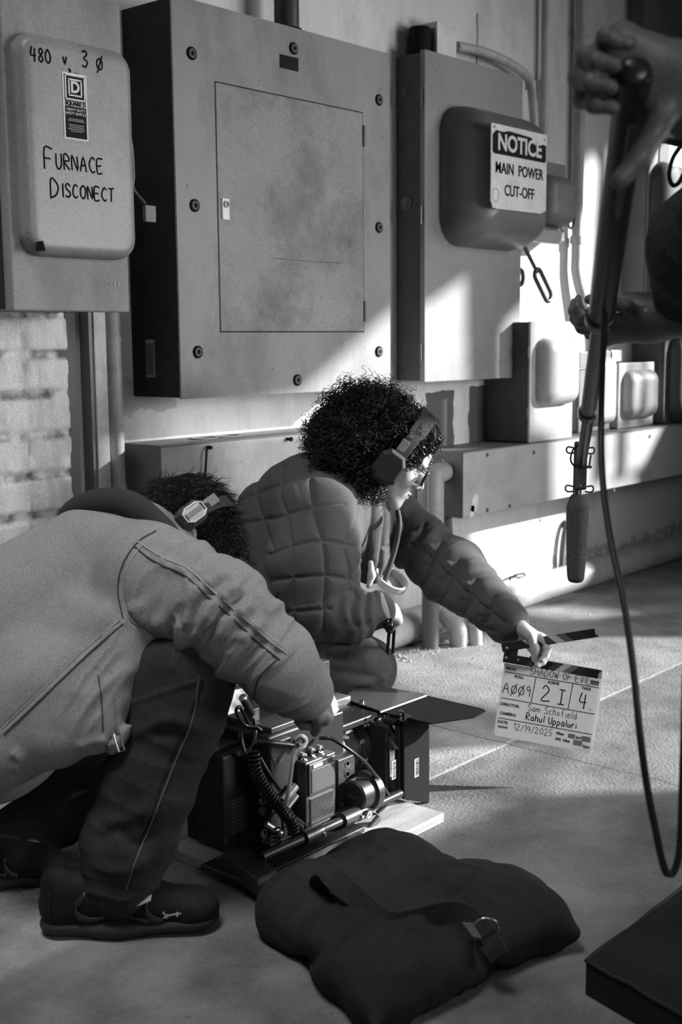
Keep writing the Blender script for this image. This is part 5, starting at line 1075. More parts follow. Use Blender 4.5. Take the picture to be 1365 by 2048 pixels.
uo = np.array(at(1006, 1304, 2.955)); uxd = unit(np.array(at(1209, 1272, 2.915))-uo); ust, UB, _ = stick('upper_stick', uo, uxd, sWd*.985, T, [.5, .012, .045, .55, .12, .022, .03, .014], .020, True)
q = MB(lo, lx, unit(np.cross(nv, lx)) if unit(np.cross(nv, lx))@syv > 0 else -unit(np.cross(nv, lx)), -nv); q.box2((0, -st_h-.021, -.0035), (.032, -st_h+.001, .0075)); q.build('hinge_plate', M('stick_black', .014), T)
for (px_, py_) in ((1014, 1296), (1012.5, 1315.5), (1037.5, 1320)):
    c = at(px_, py_, 2.94); c = np.array(c); MB().lathe(c-nv*.004, nv, [(0, .0034), (.004, .0034), (.005, .002)], 12).build('screw', STL, T)
# roll of tape looped on her wrist side and dark knob in the near hand
T = thing('tape_roll', 'pale roll of tape hanging between the woman\'s arms', 'tape roll', at(790, 1180, 3.1)); c = at(782, 1160, 3.1)
rr = MB(); ax_ = unit(-cF*.45+cR*.45+cU*.75); rr.lathe(np.array(c)-ax_*.009, ax_, [(0, .040), (0, .046), (.018, .046), (.018, .040), (0, .040)], 36); rr.build('tape', M('tape_pale', .4), T, smooth=40)
T = thing('handheld_knob', 'small shiny black knob on a stick held in the woman\'s near hand', 'knob', at(780, 1255, 2.94)); c = np.array(at(779, 1252, 2.945))
MB().lathe(c-cR*.012, cR+cU*.2, [(0, .010), (.004, .019), (.012, .022), (.02, .019), (.024, .008)], 24).build('knob', M('gloss_black', .01, rough=.15), T, smooth=60)
MB().tube([c-cU*.01, at(775, 1310, 2.96)], .004, 8).tube([c-cU*.01+cR*.012, at(786, 1306, 2.96)], .004, 8).build('strap', BLK, T, smooth=60)
# two paint pens standing in her hip pocket
for i, (x0, y0, x1, y1) in enumerate(((533, 1188, 538, 1275), (557, 1183, 561, 1290))):
    if i == 0: bxp = np.array(at(551, 1312, 2.86)); MB(bxp, cR, cU, -cF).box((0, 0, 0), (.06, .07, .03)).build('pen_pouch', MATS['denim_dark'], wj, bevel=.006)
    T = thing('marker_pen', ['pale marker pen with black tip, left of two behind the man\'s sleeve', 'dark labelled marker pen, right of two behind the man\'s sleeve'][i], 'marker', at(x1, y1, 2.86), 'marker pens in the hip pocket')
    a, b = np.array(at(x1, y1+18, 2.86)), np.array(at(x0, y0, 2.86)); d = unit(b-a); Ln = np.linalg.norm(b-a)
    MB().lathe(a, d, [(0, .007), (Ln*.72, .007), (Ln*.73, .0055)], 16).build('barrel', M('pen_light', .4) if i == 0 else M('pen_dark', .16), T, smooth=40)
    MB().lathe(a+d*Ln*.73, d, [(0, .006), (Ln*.22, .005), (Ln*.27, .003)], 16).build('tip_cap', BLK, T, smooth=40)
    q = MB()
    for k in range(7): q.lathe(a+d*Ln*(.30+.055*k), d, [(0, .0073), (.003, .0073)], 16)
    q.build('print_bands', INK if i == 0 else WINK, T)
# ------------------------------------------------------------ boom operator at the right edge, pole, microphone, cable
M('pole_black', 0.018, rough=0.3, spec=.5); M('pole_grey', 0.10, rough=0.35, metal=.6); M('hoodie', 0.04, rough=.95, var=.5, scale=120, bump=.5, bscale=300, spec=.2); M('skin_shaded', 0.10, rough=.5, var=.1, scale=30, bump=.1, bscale=260)  # operator's skin colour darkened to stand for hands in shadow
p_top, p_end = np.array(at(1274, 118, 1.20)), np.array(at(1161, 935, 2.40)); pd_ = unit(p_end-p_top)
def on_pole(y):   # point of the pole seen at height y
    t0, t1 = 0.0, 1.2
    for _ in range(40):
        t = (t0+t1)/2
        if pix((p_top+(p_end-p_top)*t)[None])[0][1] < y: t0 = t
        else: t1 = t
    return p_top+(p_end-p_top)*t
A_, B_, C_ = on_pole(640), on_pole(828), p_end
T = thing('boom_pole', 'black telescoping boom pole held slanting down from the right', 'boom pole', p_top)
p_cap = on_pole(135); MB().tube([p_cap, p_cap+pd_*.004, p_cap+pd_*.012, A_], [.011, .0165, .0185, .0185], 24).build('outer_tube', MATS['pole_black'], T, smooth=60)
MB().lathe(A_-pd_*.020, pd_, [(0, .0185), (.003, .0225), (.022, .0225), (.03, .019), (.034, .013)], 24).build('outer_collar', M('collar_black', .03, rough=.35), T, smooth=40)
MB().tube([A_, B_], .0125, 20).build('middle_tube', MATS['pole_grey'], T, smooth=60)
MB().lathe(B_-pd_*.015, pd_, [(0, .0125), (.003, .0158), (.022, .0158), (.028, .010)], 20).build('middle_collar', M('collar_black', .03), T, smooth=40)
MB().tube([B_, C_], .0085, 16).build('inner_tube', MATS['pole_grey'], T, smooth=60)
sd_ = unit(np.cross(pd_, cF)); MB().tube([A_+sd_*.015, B_+sd_*.013, C_+sd_*.010-pd_*.03], .0032, 8).build('inner_cable', M('cable_grey', .06, rough=.5), T, smooth=60)
rp_ = [at(1182, 830, 2.30)]
# microphone with foam windscreen in a shock mount
mt_, mb_ = np.array(at(1157, 988, 2.40)), np.array(at(1152, 1166, 2.40)); md = unit(mb_-mt_); ml = np.linalg.norm(mb_-mt_); mx_ = unit(np.cross(md, cF)); 
if mx_@cR < 0: mx_ = -mx_
T = thing('microphone', 'shotgun microphone in a grey foam windscreen hanging from the boom pole', 'microphone', mt_)
foam = M('foam', .12, rough=.95, var=.8, scale=420, bump=1.0, bscale=600, bdist=.004, spec=.15)
prof = [(0, .004), (.002, .013), (.012, .0175), (.022, .0212), (.034, .0218), (ml*.6, .0195), (ml*.88, .0175), (ml*.96, .0155), (ml*.99, .011), (ml, .003)]
MB().lathe(mt_, md, [tuple(p)[:2] for p in spline([(a, b, 0) for a, b in prof], 4)], 40).build('windscreen', foam, T, smooth=80)
mbd = MB().lathe(mt_-md*.10, md, [(0, .009), (.003, .0105), (.098, .0105), (.11, .012)], 20).build('mic_body', M('mic_metal', .3, metal=.7, rough=.35), T, smooth=40)
pl_ = MB(mt_-md*.055-cF*.016, mx_, md, np.cross(mx_, md)); w2, h2 = .0135, .047
pl_.box((0, 0, 0), (.026, .094, .006)); pl_.build('mount_plate', M('mount_dark', .05, rough=.45), T, bevel=.006, bseg=3)
for yy in (-.030, .045):
    for sx in (1, -1):
        c = mt_-md*.055+md*yy-cF*.012; lp = [c+mx_*sx*.012-md*.004, c+mx_*sx*.024-md*.006, c+mx_*sx*.0275, c+mx_*sx*.023+md*.006, c+mx_*sx*.010+md*.005]
        MB().tube(spline(lp, 5), .0017, 8).build('elastic_loop', M('wire_dark', .03, rough=.4), T, smooth=60)
c = mt_-md*.070-cF*.02
MB().tube(spline([c-mx_*.002-md*.028, c-mx_*.016-md*.015, c-mx_*.020+md*.005, c-mx_*.012+md*.018], 6), .0018, 8).build('mic_lead', BLK, T, smooth=60)
MB().lathe(p_end-pd_*.01, pd_, [(0, .0088), (.004, .0118), (.016, .0118), (.02, .008)], 18).build('swivel', M('mount_dark', .05), T, smooth=40)
q = MB(); q.tube([c+mx_*.016+md*.02, c+mx_*.019-md*.006], .0022, 8); q.build('clamp_lever', DST, T, smooth=60); q = MB(); q.tube([c+mx_*.004+md*.018, c+mx_*.021+md*.017], .0028, 8); q.build('clamp_screw', DST, T, smooth=60)
MB().lathe(mt_-md*.016-cF*.019, -cF, [(0, .002), (.002, .0012)], 8).build('rivet', STL, T)
# cable
cp_ = [(1266, 250, 1.27), (1243, 390, 1.40), (1216, 560, 1.66), (1207, 700, 1.72), (1203, 850, 1.76), (1206, 960, 1.70), (1222, 1080, 1.62), (1248, 1200, 1.56), (1268, 1340, 1.52), (1280, 1460, 1.50), (1293, 1560, 1.50), (1312, 1660, 1.50), (1328, 1732, 1.50), (1339, 1748, 1.50), (1351, 1738, 1.50), (1361, 1690, 1.50), (1366, 1560, 1.50), (1372, 1350, 1.5)]
T = tag(MB().tube(spline([at(*p) for p in cp_], 8), .0046, 10).build('audio_cable', M('cable_black', .012, rough=.5), None, smooth=60), 'thick black audio cable swooping from the boom pole down to a loop near the floor', 'cable')
# operator
u_w = np.array(at(1392, 160, 1.255)); l_w = np.array(at(1306, 652, 2.10))
uh, _ = hand_prims(u_w, -cR*.97+cU*.12-cF*.05, cU*.50+cF*.86, -cU*.86+cF*.5, [(.75, 1.2, .8), (.7, 1.2, .8), (.7, 1.2, .8), (.75, 1.2, .8)], 1.08, .03, (unit(-cU*.75-cR*.35-cF*.35), unit(-cU*.75-cR*.45-cF*.25), unit(-cU*.7-cR*.65)))
lh, _ = hand_prims(l_w, -cR*.97-cU*.06+cF*.1, -cU*.90-cF*.42, -cF*.9+cU*.4, [(.35, .75, .6), (.42, .75, .6), (.45, .7, .55), (.5, .7, .5)], 1.02, .06, (unit(-cR*.6+cU*.3-cF*.5), unit(-cR*.9+cU*.25), unit(-cR*.9+cU*.15+cF*.3)))
o_hip, o_ch, o_nk = np.array(at(1720, 760, 1.85)), np.array(at(1740, 260, 1.82)), np.array(at(1745, 40, 1.80))
oh_c = np.array(at(1735, -110, 1.78)); ohp, OP = head_prims(oh_c, -cR*.85+cF*.5, cU)
o_s1, o_s2 = np.array(at(1585, 170, 1.98)), np.array(at(1930, 200, 1.48)); o_e1, o_e2 = np.array(at(1475, 470, 1.92)), np.array(at(1690, 60, 1.24))
body = ohp+uh+lh+[cap(OP(0, -.03, -.03), o_nk, .055, .06, .03), cap(o_nk, o_ch, .07, .13, .05), cap(o_ch, o_hip, .13, .14, .06), cap(o_s1, o_s2, .06, .06, .05)]
body += limb([o_s1, o_e1, np.array(at(1352, 628, 2.06)), l_w], [.05, .042, .032, .027], .03)+limb([o_s2, o_e2, np.array(at(1490, 125, 1.26)), u_w], [.05, .042, .033, .029], .03)
of1, of2 = [np.array((o_hip[0], o_hip[1], 0))+np.array((cF[0], cF[1], 0))*q for q in (.14, -.14)]; ok1, ok2 = (o_hip*.52+of1*.48)+np.array((-.02, .02, 0)), (o_hip*.52+of2*.48)+np.array((-.02, .02, 0))
body += limb([o_hip, ok1, of1+np.array((0, 0, .07))], [.11, .062, .042], .03)+limb([o_hip, ok2, of2+np.array((0, 0, .07))], [.11, .062, .042], .03)
V, F = blob(body, .0034, 1)
op_ = organic('person', V, F, MATS['skin_shaded'])
tag(op_, 'person mostly out of frame, hands and dark sleeve showing, gripping the boom pole', 'person')
sl_ = [cap(o_nk, o_ch, .08, .16, .05), cap(o_ch, o_hip, .165, .165, .06), cap(o_s1, o_s2, .085, .085, .05)]+limb([o_s1, o_e1, np.array(at(1405, 505, 1.96))], [.085, .085, .080], .03)+limb([np.array(at(1412, 470, 1.95)), np.array(at(1368, 590, 2.04))], [.082, .050], .02)+limb([o_s2, o_e2, np.array(at(1530, 115, 1.26))], [.085, .07, .055], .03)
V, F = blob(sl_, .0042, 2); V = folds(V, F, [o_s1, o_e1, np.array(at(1352, 640, 2.06))], 30, .006, 12, .3, None); hood = organic('sweatshirt', V, F, MATS['hoodie'], op_)
V, F = blob(limb([o_hip, ok1, of1+np.array((0, 0, .11))], [.16, .092, .066], .03)+limb([o_hip, ok2, of2+np.array((0, 0, .11))], [.16, .092, .066], .03), .0055, 2); organic('trousers', V, F, MATS['denim_dark'], op_)
hv, hf_ = blob([ell(OP(0, -.02, .055), (.085, .1, .09), None, .02)], .006, 1); organic('hair', hv+normals(hv, hf_)*(.006*vnoise(hv*60, 2))[:, None], hf_, MATS['hair_base'], op_)
fw = unit(np.array((-cR[0], -cR[1], 0)))
for f0 in (of1, of2): shoe(f0-fw*.09, f0+fw*.20, op_)
MB().tube(spline([at(1362, 292, 1.86), at(1346, 318, 1.86), at(1339, 350, 1.86), at(1346, 370, 1.86), at(1358, 366, 1.86), at(1370, 345, 1.86)], 6), .0035, 8).build('neck_cord', BLK, op_, smooth=60)
# ------------------------------------------------------------ board, cinema camera, sandbag, mat
T = thing('plywood_board', 'pale plywood board lying on the concrete under the cinema camera', 'board', (1.84, -.93, 0))
PX0, PX1, PY0, PY1, PT_ = 1.585, 2.092, -1.097, -.762, .022
pb_ = MB().box2((PX0, PY0, 0.0005), (PX1, PY1, PT_)).build('sheet', M('plywood', .36, rough=.6, var=.35, scale=6, stretch=(.6, 3, 260), bump=.1, bscale=90, dirt=.2, dscale=2), T, bevel=.0015)
a, b = onY(731, 1728, PY0), onY(760, 1700, PY0)
lb = MB().box2((a[0], PY0-.0008, .004), (b[0]+.01, PY0+.0002, .019)).build('barcode_label', M('label_white', .6), T); q = MB(); x = a[0]+.003; rg = random.Random(5)
while x < b[0]+.006: w = rg.choice((.0008, .0014, .002)); q.box2((x, PY0-.0014, .005), (x+w, PY0-.0006, .018)); x += w+rg.choice((.0008, .0014))
q.build('bars', INK, lb)
c = onY(598, 1790, PY0); hand('edge_writing', [('BTBS', .0, -.004, .016)], (c[0], PY0-.0008, .007), X3, Z3, INK, T, w=.0012)

T = thing('cinema_camera', 'black digital cinema camera with matte box, lens, cables and rods, resting on plywood', 'camera', (1.85, -.88, .022))
cb = M('camera_black', .012, rough=.45, spec=.35, var=.2, bump=.1, bscale=500); cb2 = M('camera_grey', .035, rough=.4); cab = M('cable_black', .012, rough=.5); pan = M('vent_black', .02, rough=.5); scrw = M('chrome', .6, metal=1.0, rough=.25)
def px3(x, y, Y): return np.array(onY(x, y, Y))
def bx(name, lo, hi, mt, par=T, bev=.002): return MB().box2(lo, hi).build(name, mt, par, bevel=bev)
# base: dovetail and rods
dv = bx('dovetail_plate', (1.55, -1.03, .022), (1.90, -.90, .034), M('plate_black', .016, rough=.35)); bx('dovetail_lip', (1.545, -1.072, .022), (1.86, -1.045, .040), MATS['plate_black'], dv); bx('base_plate', (1.66, -.985, .034), (1.93, -.79, .060), cb)
q = MB(); q.add([(1.535, -1.075, .022), (1.60, -1.075, .022), (1.66, -.90, .022), (1.58, -.90, .022), (1.545, -1.06, .05), (1.60, -1.06, .05), (1.65, -.92, .05), (1.59, -.92, .05)], [(3, 2, 1, 0), (4, 5, 6, 7), (0, 1, 5, 4), (1, 2, 6, 5), (2, 3, 7, 6), (3, 0, 4, 7)]); q.build('rear_foot', M('plate_black', .016), dv, bevel=.004)
for (yy, zz) in ((-1.0, .052), (-.80, .075)):
    MB().tube([(1.62, yy, zz), (2.06, yy, zz)], .0095, 18).build('rod', M('rod_black', .02, rough=.4, spec=.3), T, smooth=60)
for x_ in (1.74, 1.86):
    r_ = MB().tube([(x_, -1.0, .052), (x_+.05, -1.0, .052)], .016, 18).build('rod_clamp', M('clamp_grey', .06, rough=.3, metal=.5), T, smooth=40); MB().cyl((x_+.045, -1.0, .052), (x_+.047, -1.02, .05), .004, seg=10).build('clamp_knob', scrw, r_)
# battery
bt = bx('battery', (1.628, -.888, .030), (1.700, -.775, .228), M('battery_black', .02, rough=.55), bev=.005); q = MB()
for k in range(10): q.box2((1.648, -.8895, .062+.0075*k), (1.682, -.8875, .065+.0075*k))
q.build('vent_ribs', M('rib_grey', .07), bt)
q = MB()
for k in range(12):
    for j in range(5): q.box2((1.6272, -.872+.016*j, .075+.010*k), (1.629, -.860+.016*j-.004*((k*j) % 3), .0775+.010*k))
q.build('print_lines', M('faint_print', .045), bt); bx('latch', (1.628, -.86, .228), (1.70, -.80, .236), cb2, bt); bx('edge_plate', (1.66, -.900, .222), (1.735, -.888, .230), M('edge_grey', .12, rough=.3), bt)
# body
bd = bx('body', (1.700, -.945, .060), (1.935, -.79, .262), cb, bev=.005); bx('top_plate', (1.72, -.935, .262), (1.93, -.80, .274), cb2, bd)
a, b = px3(617, 1662, -.97), px3(668, 1508, -.97); vx0, vx1, vz0, vz1 = a[0], b[0], a[2], b[2]
sp_ = bx('side_panel', (vx0-.006, -.970, vz0-.006), (vx1+.006, -.944, vz1+.004), cb2, bd, .003)
zs_ = vz0+(vz1-vz0)*.52; bx('display_frame', (vx0, -.975, zs_), (vx1, -.969, vz1), M('frame_edge', .05, rough=.3), sp_, .002)
scn = bx('display', (vx0+.006, -.9765, zs_+.006), (vx1-.005, -.9745, vz1-.014), M('screen_glass', .10, rough=.15, var=.05, bump=0), sp_, .001); bx('display_label', (vx0+.012, -.9762, vz1-.011), (vx0+.040, -.975, vz1-.004), M('label_white', .6), sp_, 0)
q = MB()
for k in range(15): z = vz0+.003+(zs_-vz0-.008)*k/15; q.box2((vx0+.004, -.975, z), (vx1-.004, -.969, z+.0026))
q.build('vent_fins', M('fin_grey', .045, rough=.35), sp_)
for (px_, py_) in ((607, 1513), (625, 1503), (641, 1498)):
    c = px3(px_, py_, -.948); k_ = MB().lathe((c[0], -.945, c[2]), (0, -1, 0), [(0, .008), (.006, .008), (.006, .006), (.010, .005)], 18).build('port', scrw, bd, smooth=40); MB().lathe((c[0], -.954, c[2]), (0, -1, 0), [(0, .0035), (.003, .003)], 12).build('port_core', BLK, k_)
# cheese plate strip with holes
a, b = px3(676, 1665, -.955), px3(706, 1508, -.955); st_ = bx('cheese_plate', (a[0], -.958, a[2]+.012), (b[0]+.004, -.946, b[2]), cb2, bd, .002)
for k in range(6):
    z = a[2]+.03+(b[2]-a[2]-.045)*k/5; xm = (a[0]+b[0])/2+.004
    MB().lathe((xm, -.957, z), (0, -1, 0), [(0, .008), (.0025, .008), (.0025, .005), (.001, .0048)], 16).build('threaded_hole', M('hole_ring', .12, rough=.3, metal=.6), st_, smooth=40)
    q = MB()
    for dx in (-.010, .010): q.lathe((xm+dx, -.957, z+.008), (0, -1, 0), [(0, .0022), (.0022, .0018)], 8)
    q.build('plate_screws', scrw, st_)
c = px3(692, 1619, -.962); rs = MB().lathe((c[0], -.958, c[2]), (0, -1, 0), [(0, .0165), (.004, .0165), (.004, .013), (.002, .012)], 28).build('rosette', M('hole_ring', .12), st_, smooth=40); MB().lathe((c[0], -.959, c[2]), (0, -1, 0), [(0, .006), (.004, .006)], 16).build('rosette_bolt', scrw, rs)
# rear side connectors
for k, (px_, py_) in enumerate(((527, 1583), (527, 1602), (527, 1622), (529, 1667))):
    c = px3(px_, py_, -.95); MB().lathe((c[0], -.944, c[2]), (0, -1, 0), [(0, .0085), (.006, .0085), (.006, .006), (.002, .0055)], 18).build('socket', M('hole_ring', .12), bd, smooth=40)
c = px3(575, 1590, -.965); MB().tube([c-np.array((.02, .0, .012)), c+np.array((.024, .0, .012))], .0095, 18).build('barrel_plug', M('plug_grey', .35, metal=.7, rough=.35), bd, smooth=40)
c = px3(580, 1607, -.965); MB().tube([c-np.array((.02, .0, .012)), c+np.array((.02, .0, .012))], .007, 16).build('chrome_plug', scrw, bd, smooth=40)
# lens
LY, LZ = -.868, .142
ln = MB().lathe((1.935, LY, LZ), (1, 0, 0), [(0, .052), (.008, .052), (.010, .060), (.03, .060), (.034, .057), (.085, .058), (.088, .062), (.11, .066), (.128, .066), (.128, .056), (.11, .05)], 56).build('lens', M('lens_barrel', .075, rough=.35, metal=.5), T, smooth=40)
q = MB()
for k in range(90):
    a_ = 2*pi*k/90; q.box((1.957, LY+.0615*cos(a_), LZ+.0615*sin(a_)), (.016, .0022, .003), np.array(Matrix.Rotation(a_, 3, 'X')))
q.build('focus_gear', M('gear_black', .03, rough=.35), ln)
MB().lathe((2.010, LY, LZ), (1, 0, 0), [(0, .0585), (.05, .0625), (.052, .0675), (.054, .0665)], 56).build('front_ring', M('lens_front', .016, rough=.45), ln, smooth=40)
MB().lathe((2.055, LY, LZ), (1, 0, 0), [(0, .05), (.002, .048), (.006, .03), (.008, .001)], 40).build('front_glass', M('glass_dark', .01, rough=.05), ln, smooth=80)
for s_t, x_, an, sz in (('54', 2.026, 3.50, .018), ('ZENG', 1.995, 2.25, .010), ('CO', 2.018, 2.75, .010)):
    rr_ = .0640; nrm = np.array((0, cos(an), sin(an))); p = np.array((x_, LY, LZ))+nrm*rr_; upv = np.array((0, -sin(an), cos(an))); upv = -upv if upv[2] < 0 else upv
    text('lens_marking', s_t, sz, tuple(p), X3, tuple(upv), WINK, ln)
# follow focus motor
c = px3(712, 1622, -.985); mo = MB().lathe((c[0]-.01, -.985, .085), (1, 0, 0), [(0, .030), (.004, .034), (.038, .036), (.040, .043), (.058, .043), (.060, .038)], 40).build('focus_motor', M('motor_black', .018, rough=.4), T, smooth=40)
bx('motor_bracket', (c[0]-.014, -1.0, .030), (c[0]+.02, -.965, .085), cb, mo, .004); c2 = px3(740, 1629, -1.02); MB().lathe((c2[0], -1.012, c2[2]), (0, -1, 0), [(0, .008), (.008, .008), (.008, .005), (.003, .004)], 18).build('motor_port', scrw, mo, smooth=40)
c3 = px3(752, 1642, -1.02); MB().tube([c3-np.array((.025, 0, .012)), c3+np.array((.01, 0, .005))], .007, 14).build('motor_lever', cb2, mo, smooth=50); MB().tube([px3(722, 1683, -1.01), px3(741, 1678, -1.01)], .004, 8).build('clamp_highlight', scrw, mo, smooth=50)
# matte box
mx0, mx1, my0, my1, mz0, mz1 = 2.062, 2.12, -.995, -.745, .045, .214
q = MB()
for lo, hi in (((mx0, my0, mz0), (mx1, my0+.012, mz1)), ((mx0, my1-.012, mz0), (mx1, my1, mz1)), ((mx0, my0, mz1-.012), (mx1, my1, mz1)), ((mx0, my0, mz0), (mx1, my1, mz0+.012))): q.box2(lo, hi)
mbx = q.build('matte_box', M('matte_black', .012, rough=.6, spec=.25), T, bevel=.002)
q = MB(); q.box2((mx0-.02, my0+.02, mz0+.01), (mx0-.004, my1-.02, mz1-.008)); q.build('filter_stage', cb, mbx, bevel=.004)
q = MB(); q.add([(mx0-.012, my0+.0, mz1-.06), (mx0-.012, my0+.05, mz1-.0), (mx0-.012, my0+.06, mz1-.01), (mx0-.012, my0+.012, mz1-.066), (mx0+.02, my0+.0, mz1-.06), (mx0+.02, my0+.05, mz1), (mx0+.02, my0+.06, mz1-.01), (mx0+.02, my0+.012, mz1-.066)], [(0, 1, 2, 3), (7, 6, 5, 4), (0, 4, 5, 1), (1, 5, 6, 2), (2, 6, 7, 3), (3, 7, 4, 0)]); q.build('corner_bracket', cb2, mbx)
fl = MB(); fa, fb_, fc_, fd_ = px3(806, 1598, -1.0), px3(857, 1606, -1.0), px3(857, 1446, -1.0), px3(806, 1424, -1.0)
fl.add([tuple(p+np.array((0, dy, 0))) for dy in (-.004, .004) for p in (fa, fb_, fc_, fd_)], [(0, 1, 2, 3), (7, 6, 5, 4), (0, 4, 5, 1), (1, 5, 6, 2), (2, 6, 7, 3), (3, 7, 4, 0)]); sf = fl.build('side_flag', M('flag_black', .010, rough=.8, spec=.12), mbx, bevel=.002)
def barcode(name, x0, y0, x1, y1, Y, par, vert=True):
    a, b = px3(x0, y1, Y), px3(x1, y0, Y); l_ = MB().box2((a[0], Y-.0008, a[2]), (b[0], Y, b[2])).build(name, M('label_grey', .3), par); q = MB(); k = a[2]+.003; rg_ = random.Random(int(x0))
    if vert:
        while k < b[2]-.003: w = rg_.choice((.0007, .0012, .002)); q.box2((a[0]+(b[0]-a[0])*.3, Y-.0014, k), (b[0]-.001, Y-.0006, k+w)); k += w+rg_.choice((.0012, .002))
    else:
        k = a[0]+.002
        while k < b[0]-.002: w = rg_.choice((.0007, .0012)); q.box2((k, Y-.0014, a[2]+.002), (k+w, Y-.0006, b[2]-.002)); k += w+rg_.choice((.001, .0018))
    q.build('bars', INK, l_); return l_
l1 = barcode('barcode_label', 829, 1515, 838, 1556, -1.0045, sf); barcode('barcode_label', 784, 1519, 792, 1560, my0-.0005, mbx); barcode('barcode_label', 642, 1664, 668, 1690, -.99, dv, False)
bx('frame_edge', (mx0+.028, my0-.004, mz0+.01), (mx0+.033, my0, mz1-.03), M('edge_light', .3, rough=.4), mbx, 0)
# top flag: carbon fibre half and a matte black extension
zt = .222
def flag(name, quad, mt, par, z0=zt):
    P4 = [onZ(x, y, z0) for x, y in quad]; n = len(P4); q = MB(); q.add([tuple(p) for p in P4]+[tuple(np.array(p)+(0, 0, .003)) for p in P4], [tuple(range(n-1, -1, -1)), tuple(range(n, 2*n))]+[(i, (i+1) % n, n+(i+1) % n, n+i) for i in range(n)]); return q.build(name, mt, par)
cf = M('carbon', .05, rough=.35, spec=.6); N, L = grp(cf); tc = N.new('ShaderNodeTexCoord'); wv = N.new('ShaderNodeTexWave'); wv.inputs['Scale'].default_value = 55; wv.bands_direction = 'DIAGONAL'; L.new(tc.outputs['Object'], wv.inputs['Vector'])
mr = N.new('ShaderNodeMapRange'); mr.inputs[3].default_value = .012; mr.inputs[4].default_value = .11; L.new(wv.outputs['Fac'], mr.inputs[0]); cc = N.new('ShaderNodeCombineColor')
for k in range(3): L.new(mr.outputs[0], cc.inputs[k])
L.new(cc.outputs[0], N['Principled BSDF'].inputs['Base Color'])
flag('carbon_flag', [(688, 1398), (762, 1424), (853, 1391), (721, 1367)], cf, mbx); flag('extension_flag', [(758, 1425), (864, 1449), (950, 1436), (972, 1424), (968, 1420), (853, 1393)], M('flag_matte', .010, rough=.9, spec=.08), mbx, zt-.004)
MB().tube([np.array(onZ(761, 1424.5, zt+.004)), np.array(onZ(853, 1391.5, zt+.004))], .0022, 6).build('flag_edge', M('edge_grey2', .3, rough=.35), mbx)
MB().tube([(mx1-.05, my0, mz1+.004), (mx1+.04, my0-.002, mz1-.004)], .005, 10).build('flag_hinge', scrw, mbx, smooth=40)
for (x, y) in ((724, 1408), (802, 1428)): MB().lathe(onZ(x, y, zt+.002), (0, 0, 1), [(0, .006), (.008, .006), (.009, .003)], 14).build('flag_knob', scrw, mbx, smooth=40)
# top handle, brackets and clutter around the hand
bx('top_handle', (1.72, -.88, .300), (1.93, -.85, .322), cb, T, .006)
for x_ in (1.735, 1.905): bx('handle_post', (x_-.012, -.878, .272), (x_+.012, -.852, .302), cb2, T, .003)
c = onY(672, 1400, -.80); bx('rod_bracket', (c[0]-.035, -.83, c[2]-.02), (c[0]+.02, -.78, c[2]+.012), M('bracket_grey', .16, rough=.35), T, .003); c = onY(640, 1345, -.78); bx('receiver_box', (c[0]-.014, -.80, .26), (c[0]+.014, -.77, c[2]+.03), M('bracket_grey', .16), T, .003)
bx('front_bridge', (1.94, -.93, .205), (2.07, -.80, .222), cb, T, .004)
rg = random.Random(4)
for k in range(14):
    x_, y_ = rg.uniform(1.95, 2.11), rg.uniform(-.985, -.82); MB().lathe((x_, y_, .219 if x_ < 2.065 else .213), (0, 0, 1), [(0, .003), (.004, .003), (.005, .001)], 10).build('cap_screw', scrw, T)
# on-board monitor
mc_ = np.array(onY(470, 1428, -.745)); mr_ = unit(np.array((.93, -.25, .0))); mu_ = unit(np.array((.1, .38, .9))); mu_ = unit(mu_-mr_*(mu_@mr_)); mn_ = np.cross(mr_, mu_)
Mo = MB(mc_, mr_, mu_, mn_); Mo.box((0, 0, -.012), (.135, .122, .024)); mo_ = Mo.build('monitor', M('monitor_grey', .32, rough=.45), T, bevel=.004)
em = bpy.data.materials.new('monitor_screen'); em.use_nodes = True; nt = em.node_tree; pe = nt.nodes['Principled BSDF']; tcn = nt.nodes.new('ShaderNodeTexCoord'); nn_ = nt.nodes.new('ShaderNodeTexVoronoi'); nn_.inputs['Scale'].default_value = 45; nt.links.new(tcn.outputs['Object'], nn_.inputs['Vector'])
pe.inputs['Base Color'].default_value = (.02,)*3+(1,); pe.inputs['Roughness'].default_value = .2; pe.inputs['Emission Color'].default_value = (1, 1, 1, 1); mrr = nt.nodes.new('ShaderNodeMapRange'); mrr.inputs[3].default_value = .05; mrr.inputs[4].default_value = 1.3; nt.links.new(nn_.outputs['Distance'], mrr.inputs[0]); nt.links.new(mrr.outputs[0], pe.inputs['Emission Strength'])
q = MB(mc_, mr_, mu_, mn_); q.box((0, .012, .0006), (.112, .078, .001)); ss = q.build('screen', em, mo_); lit = bpy.data.materials.new('screen_line'); lit.use_nodes = True; lit.node_tree.nodes['Principled BSDF'].inputs['Emission Color'].default_value = (1, 1, 1, 1); lit.node_tree.nodes['Principled BSDF'].inputs['Emission Strength'].default_value = .9
q = MB(mc_, mr_, mu_, mn_); q.tube([(-.056, -.026, .0016), (.056, -.026, .0016), (.056, .050, .0016), (-.056, .050, .0016)], .0011, 6, closed=True); q.build('screen_border', lit, ss); q = MB(mc_, mr_, mu_, mn_); q.tube([(-.05, -.022, .0016), (.02, -.022, .0016), (.02, .004, .0016), (-.05, .004, .0016)], .0008, 6, closed=True); q.build('screen_scope', lit, ss)
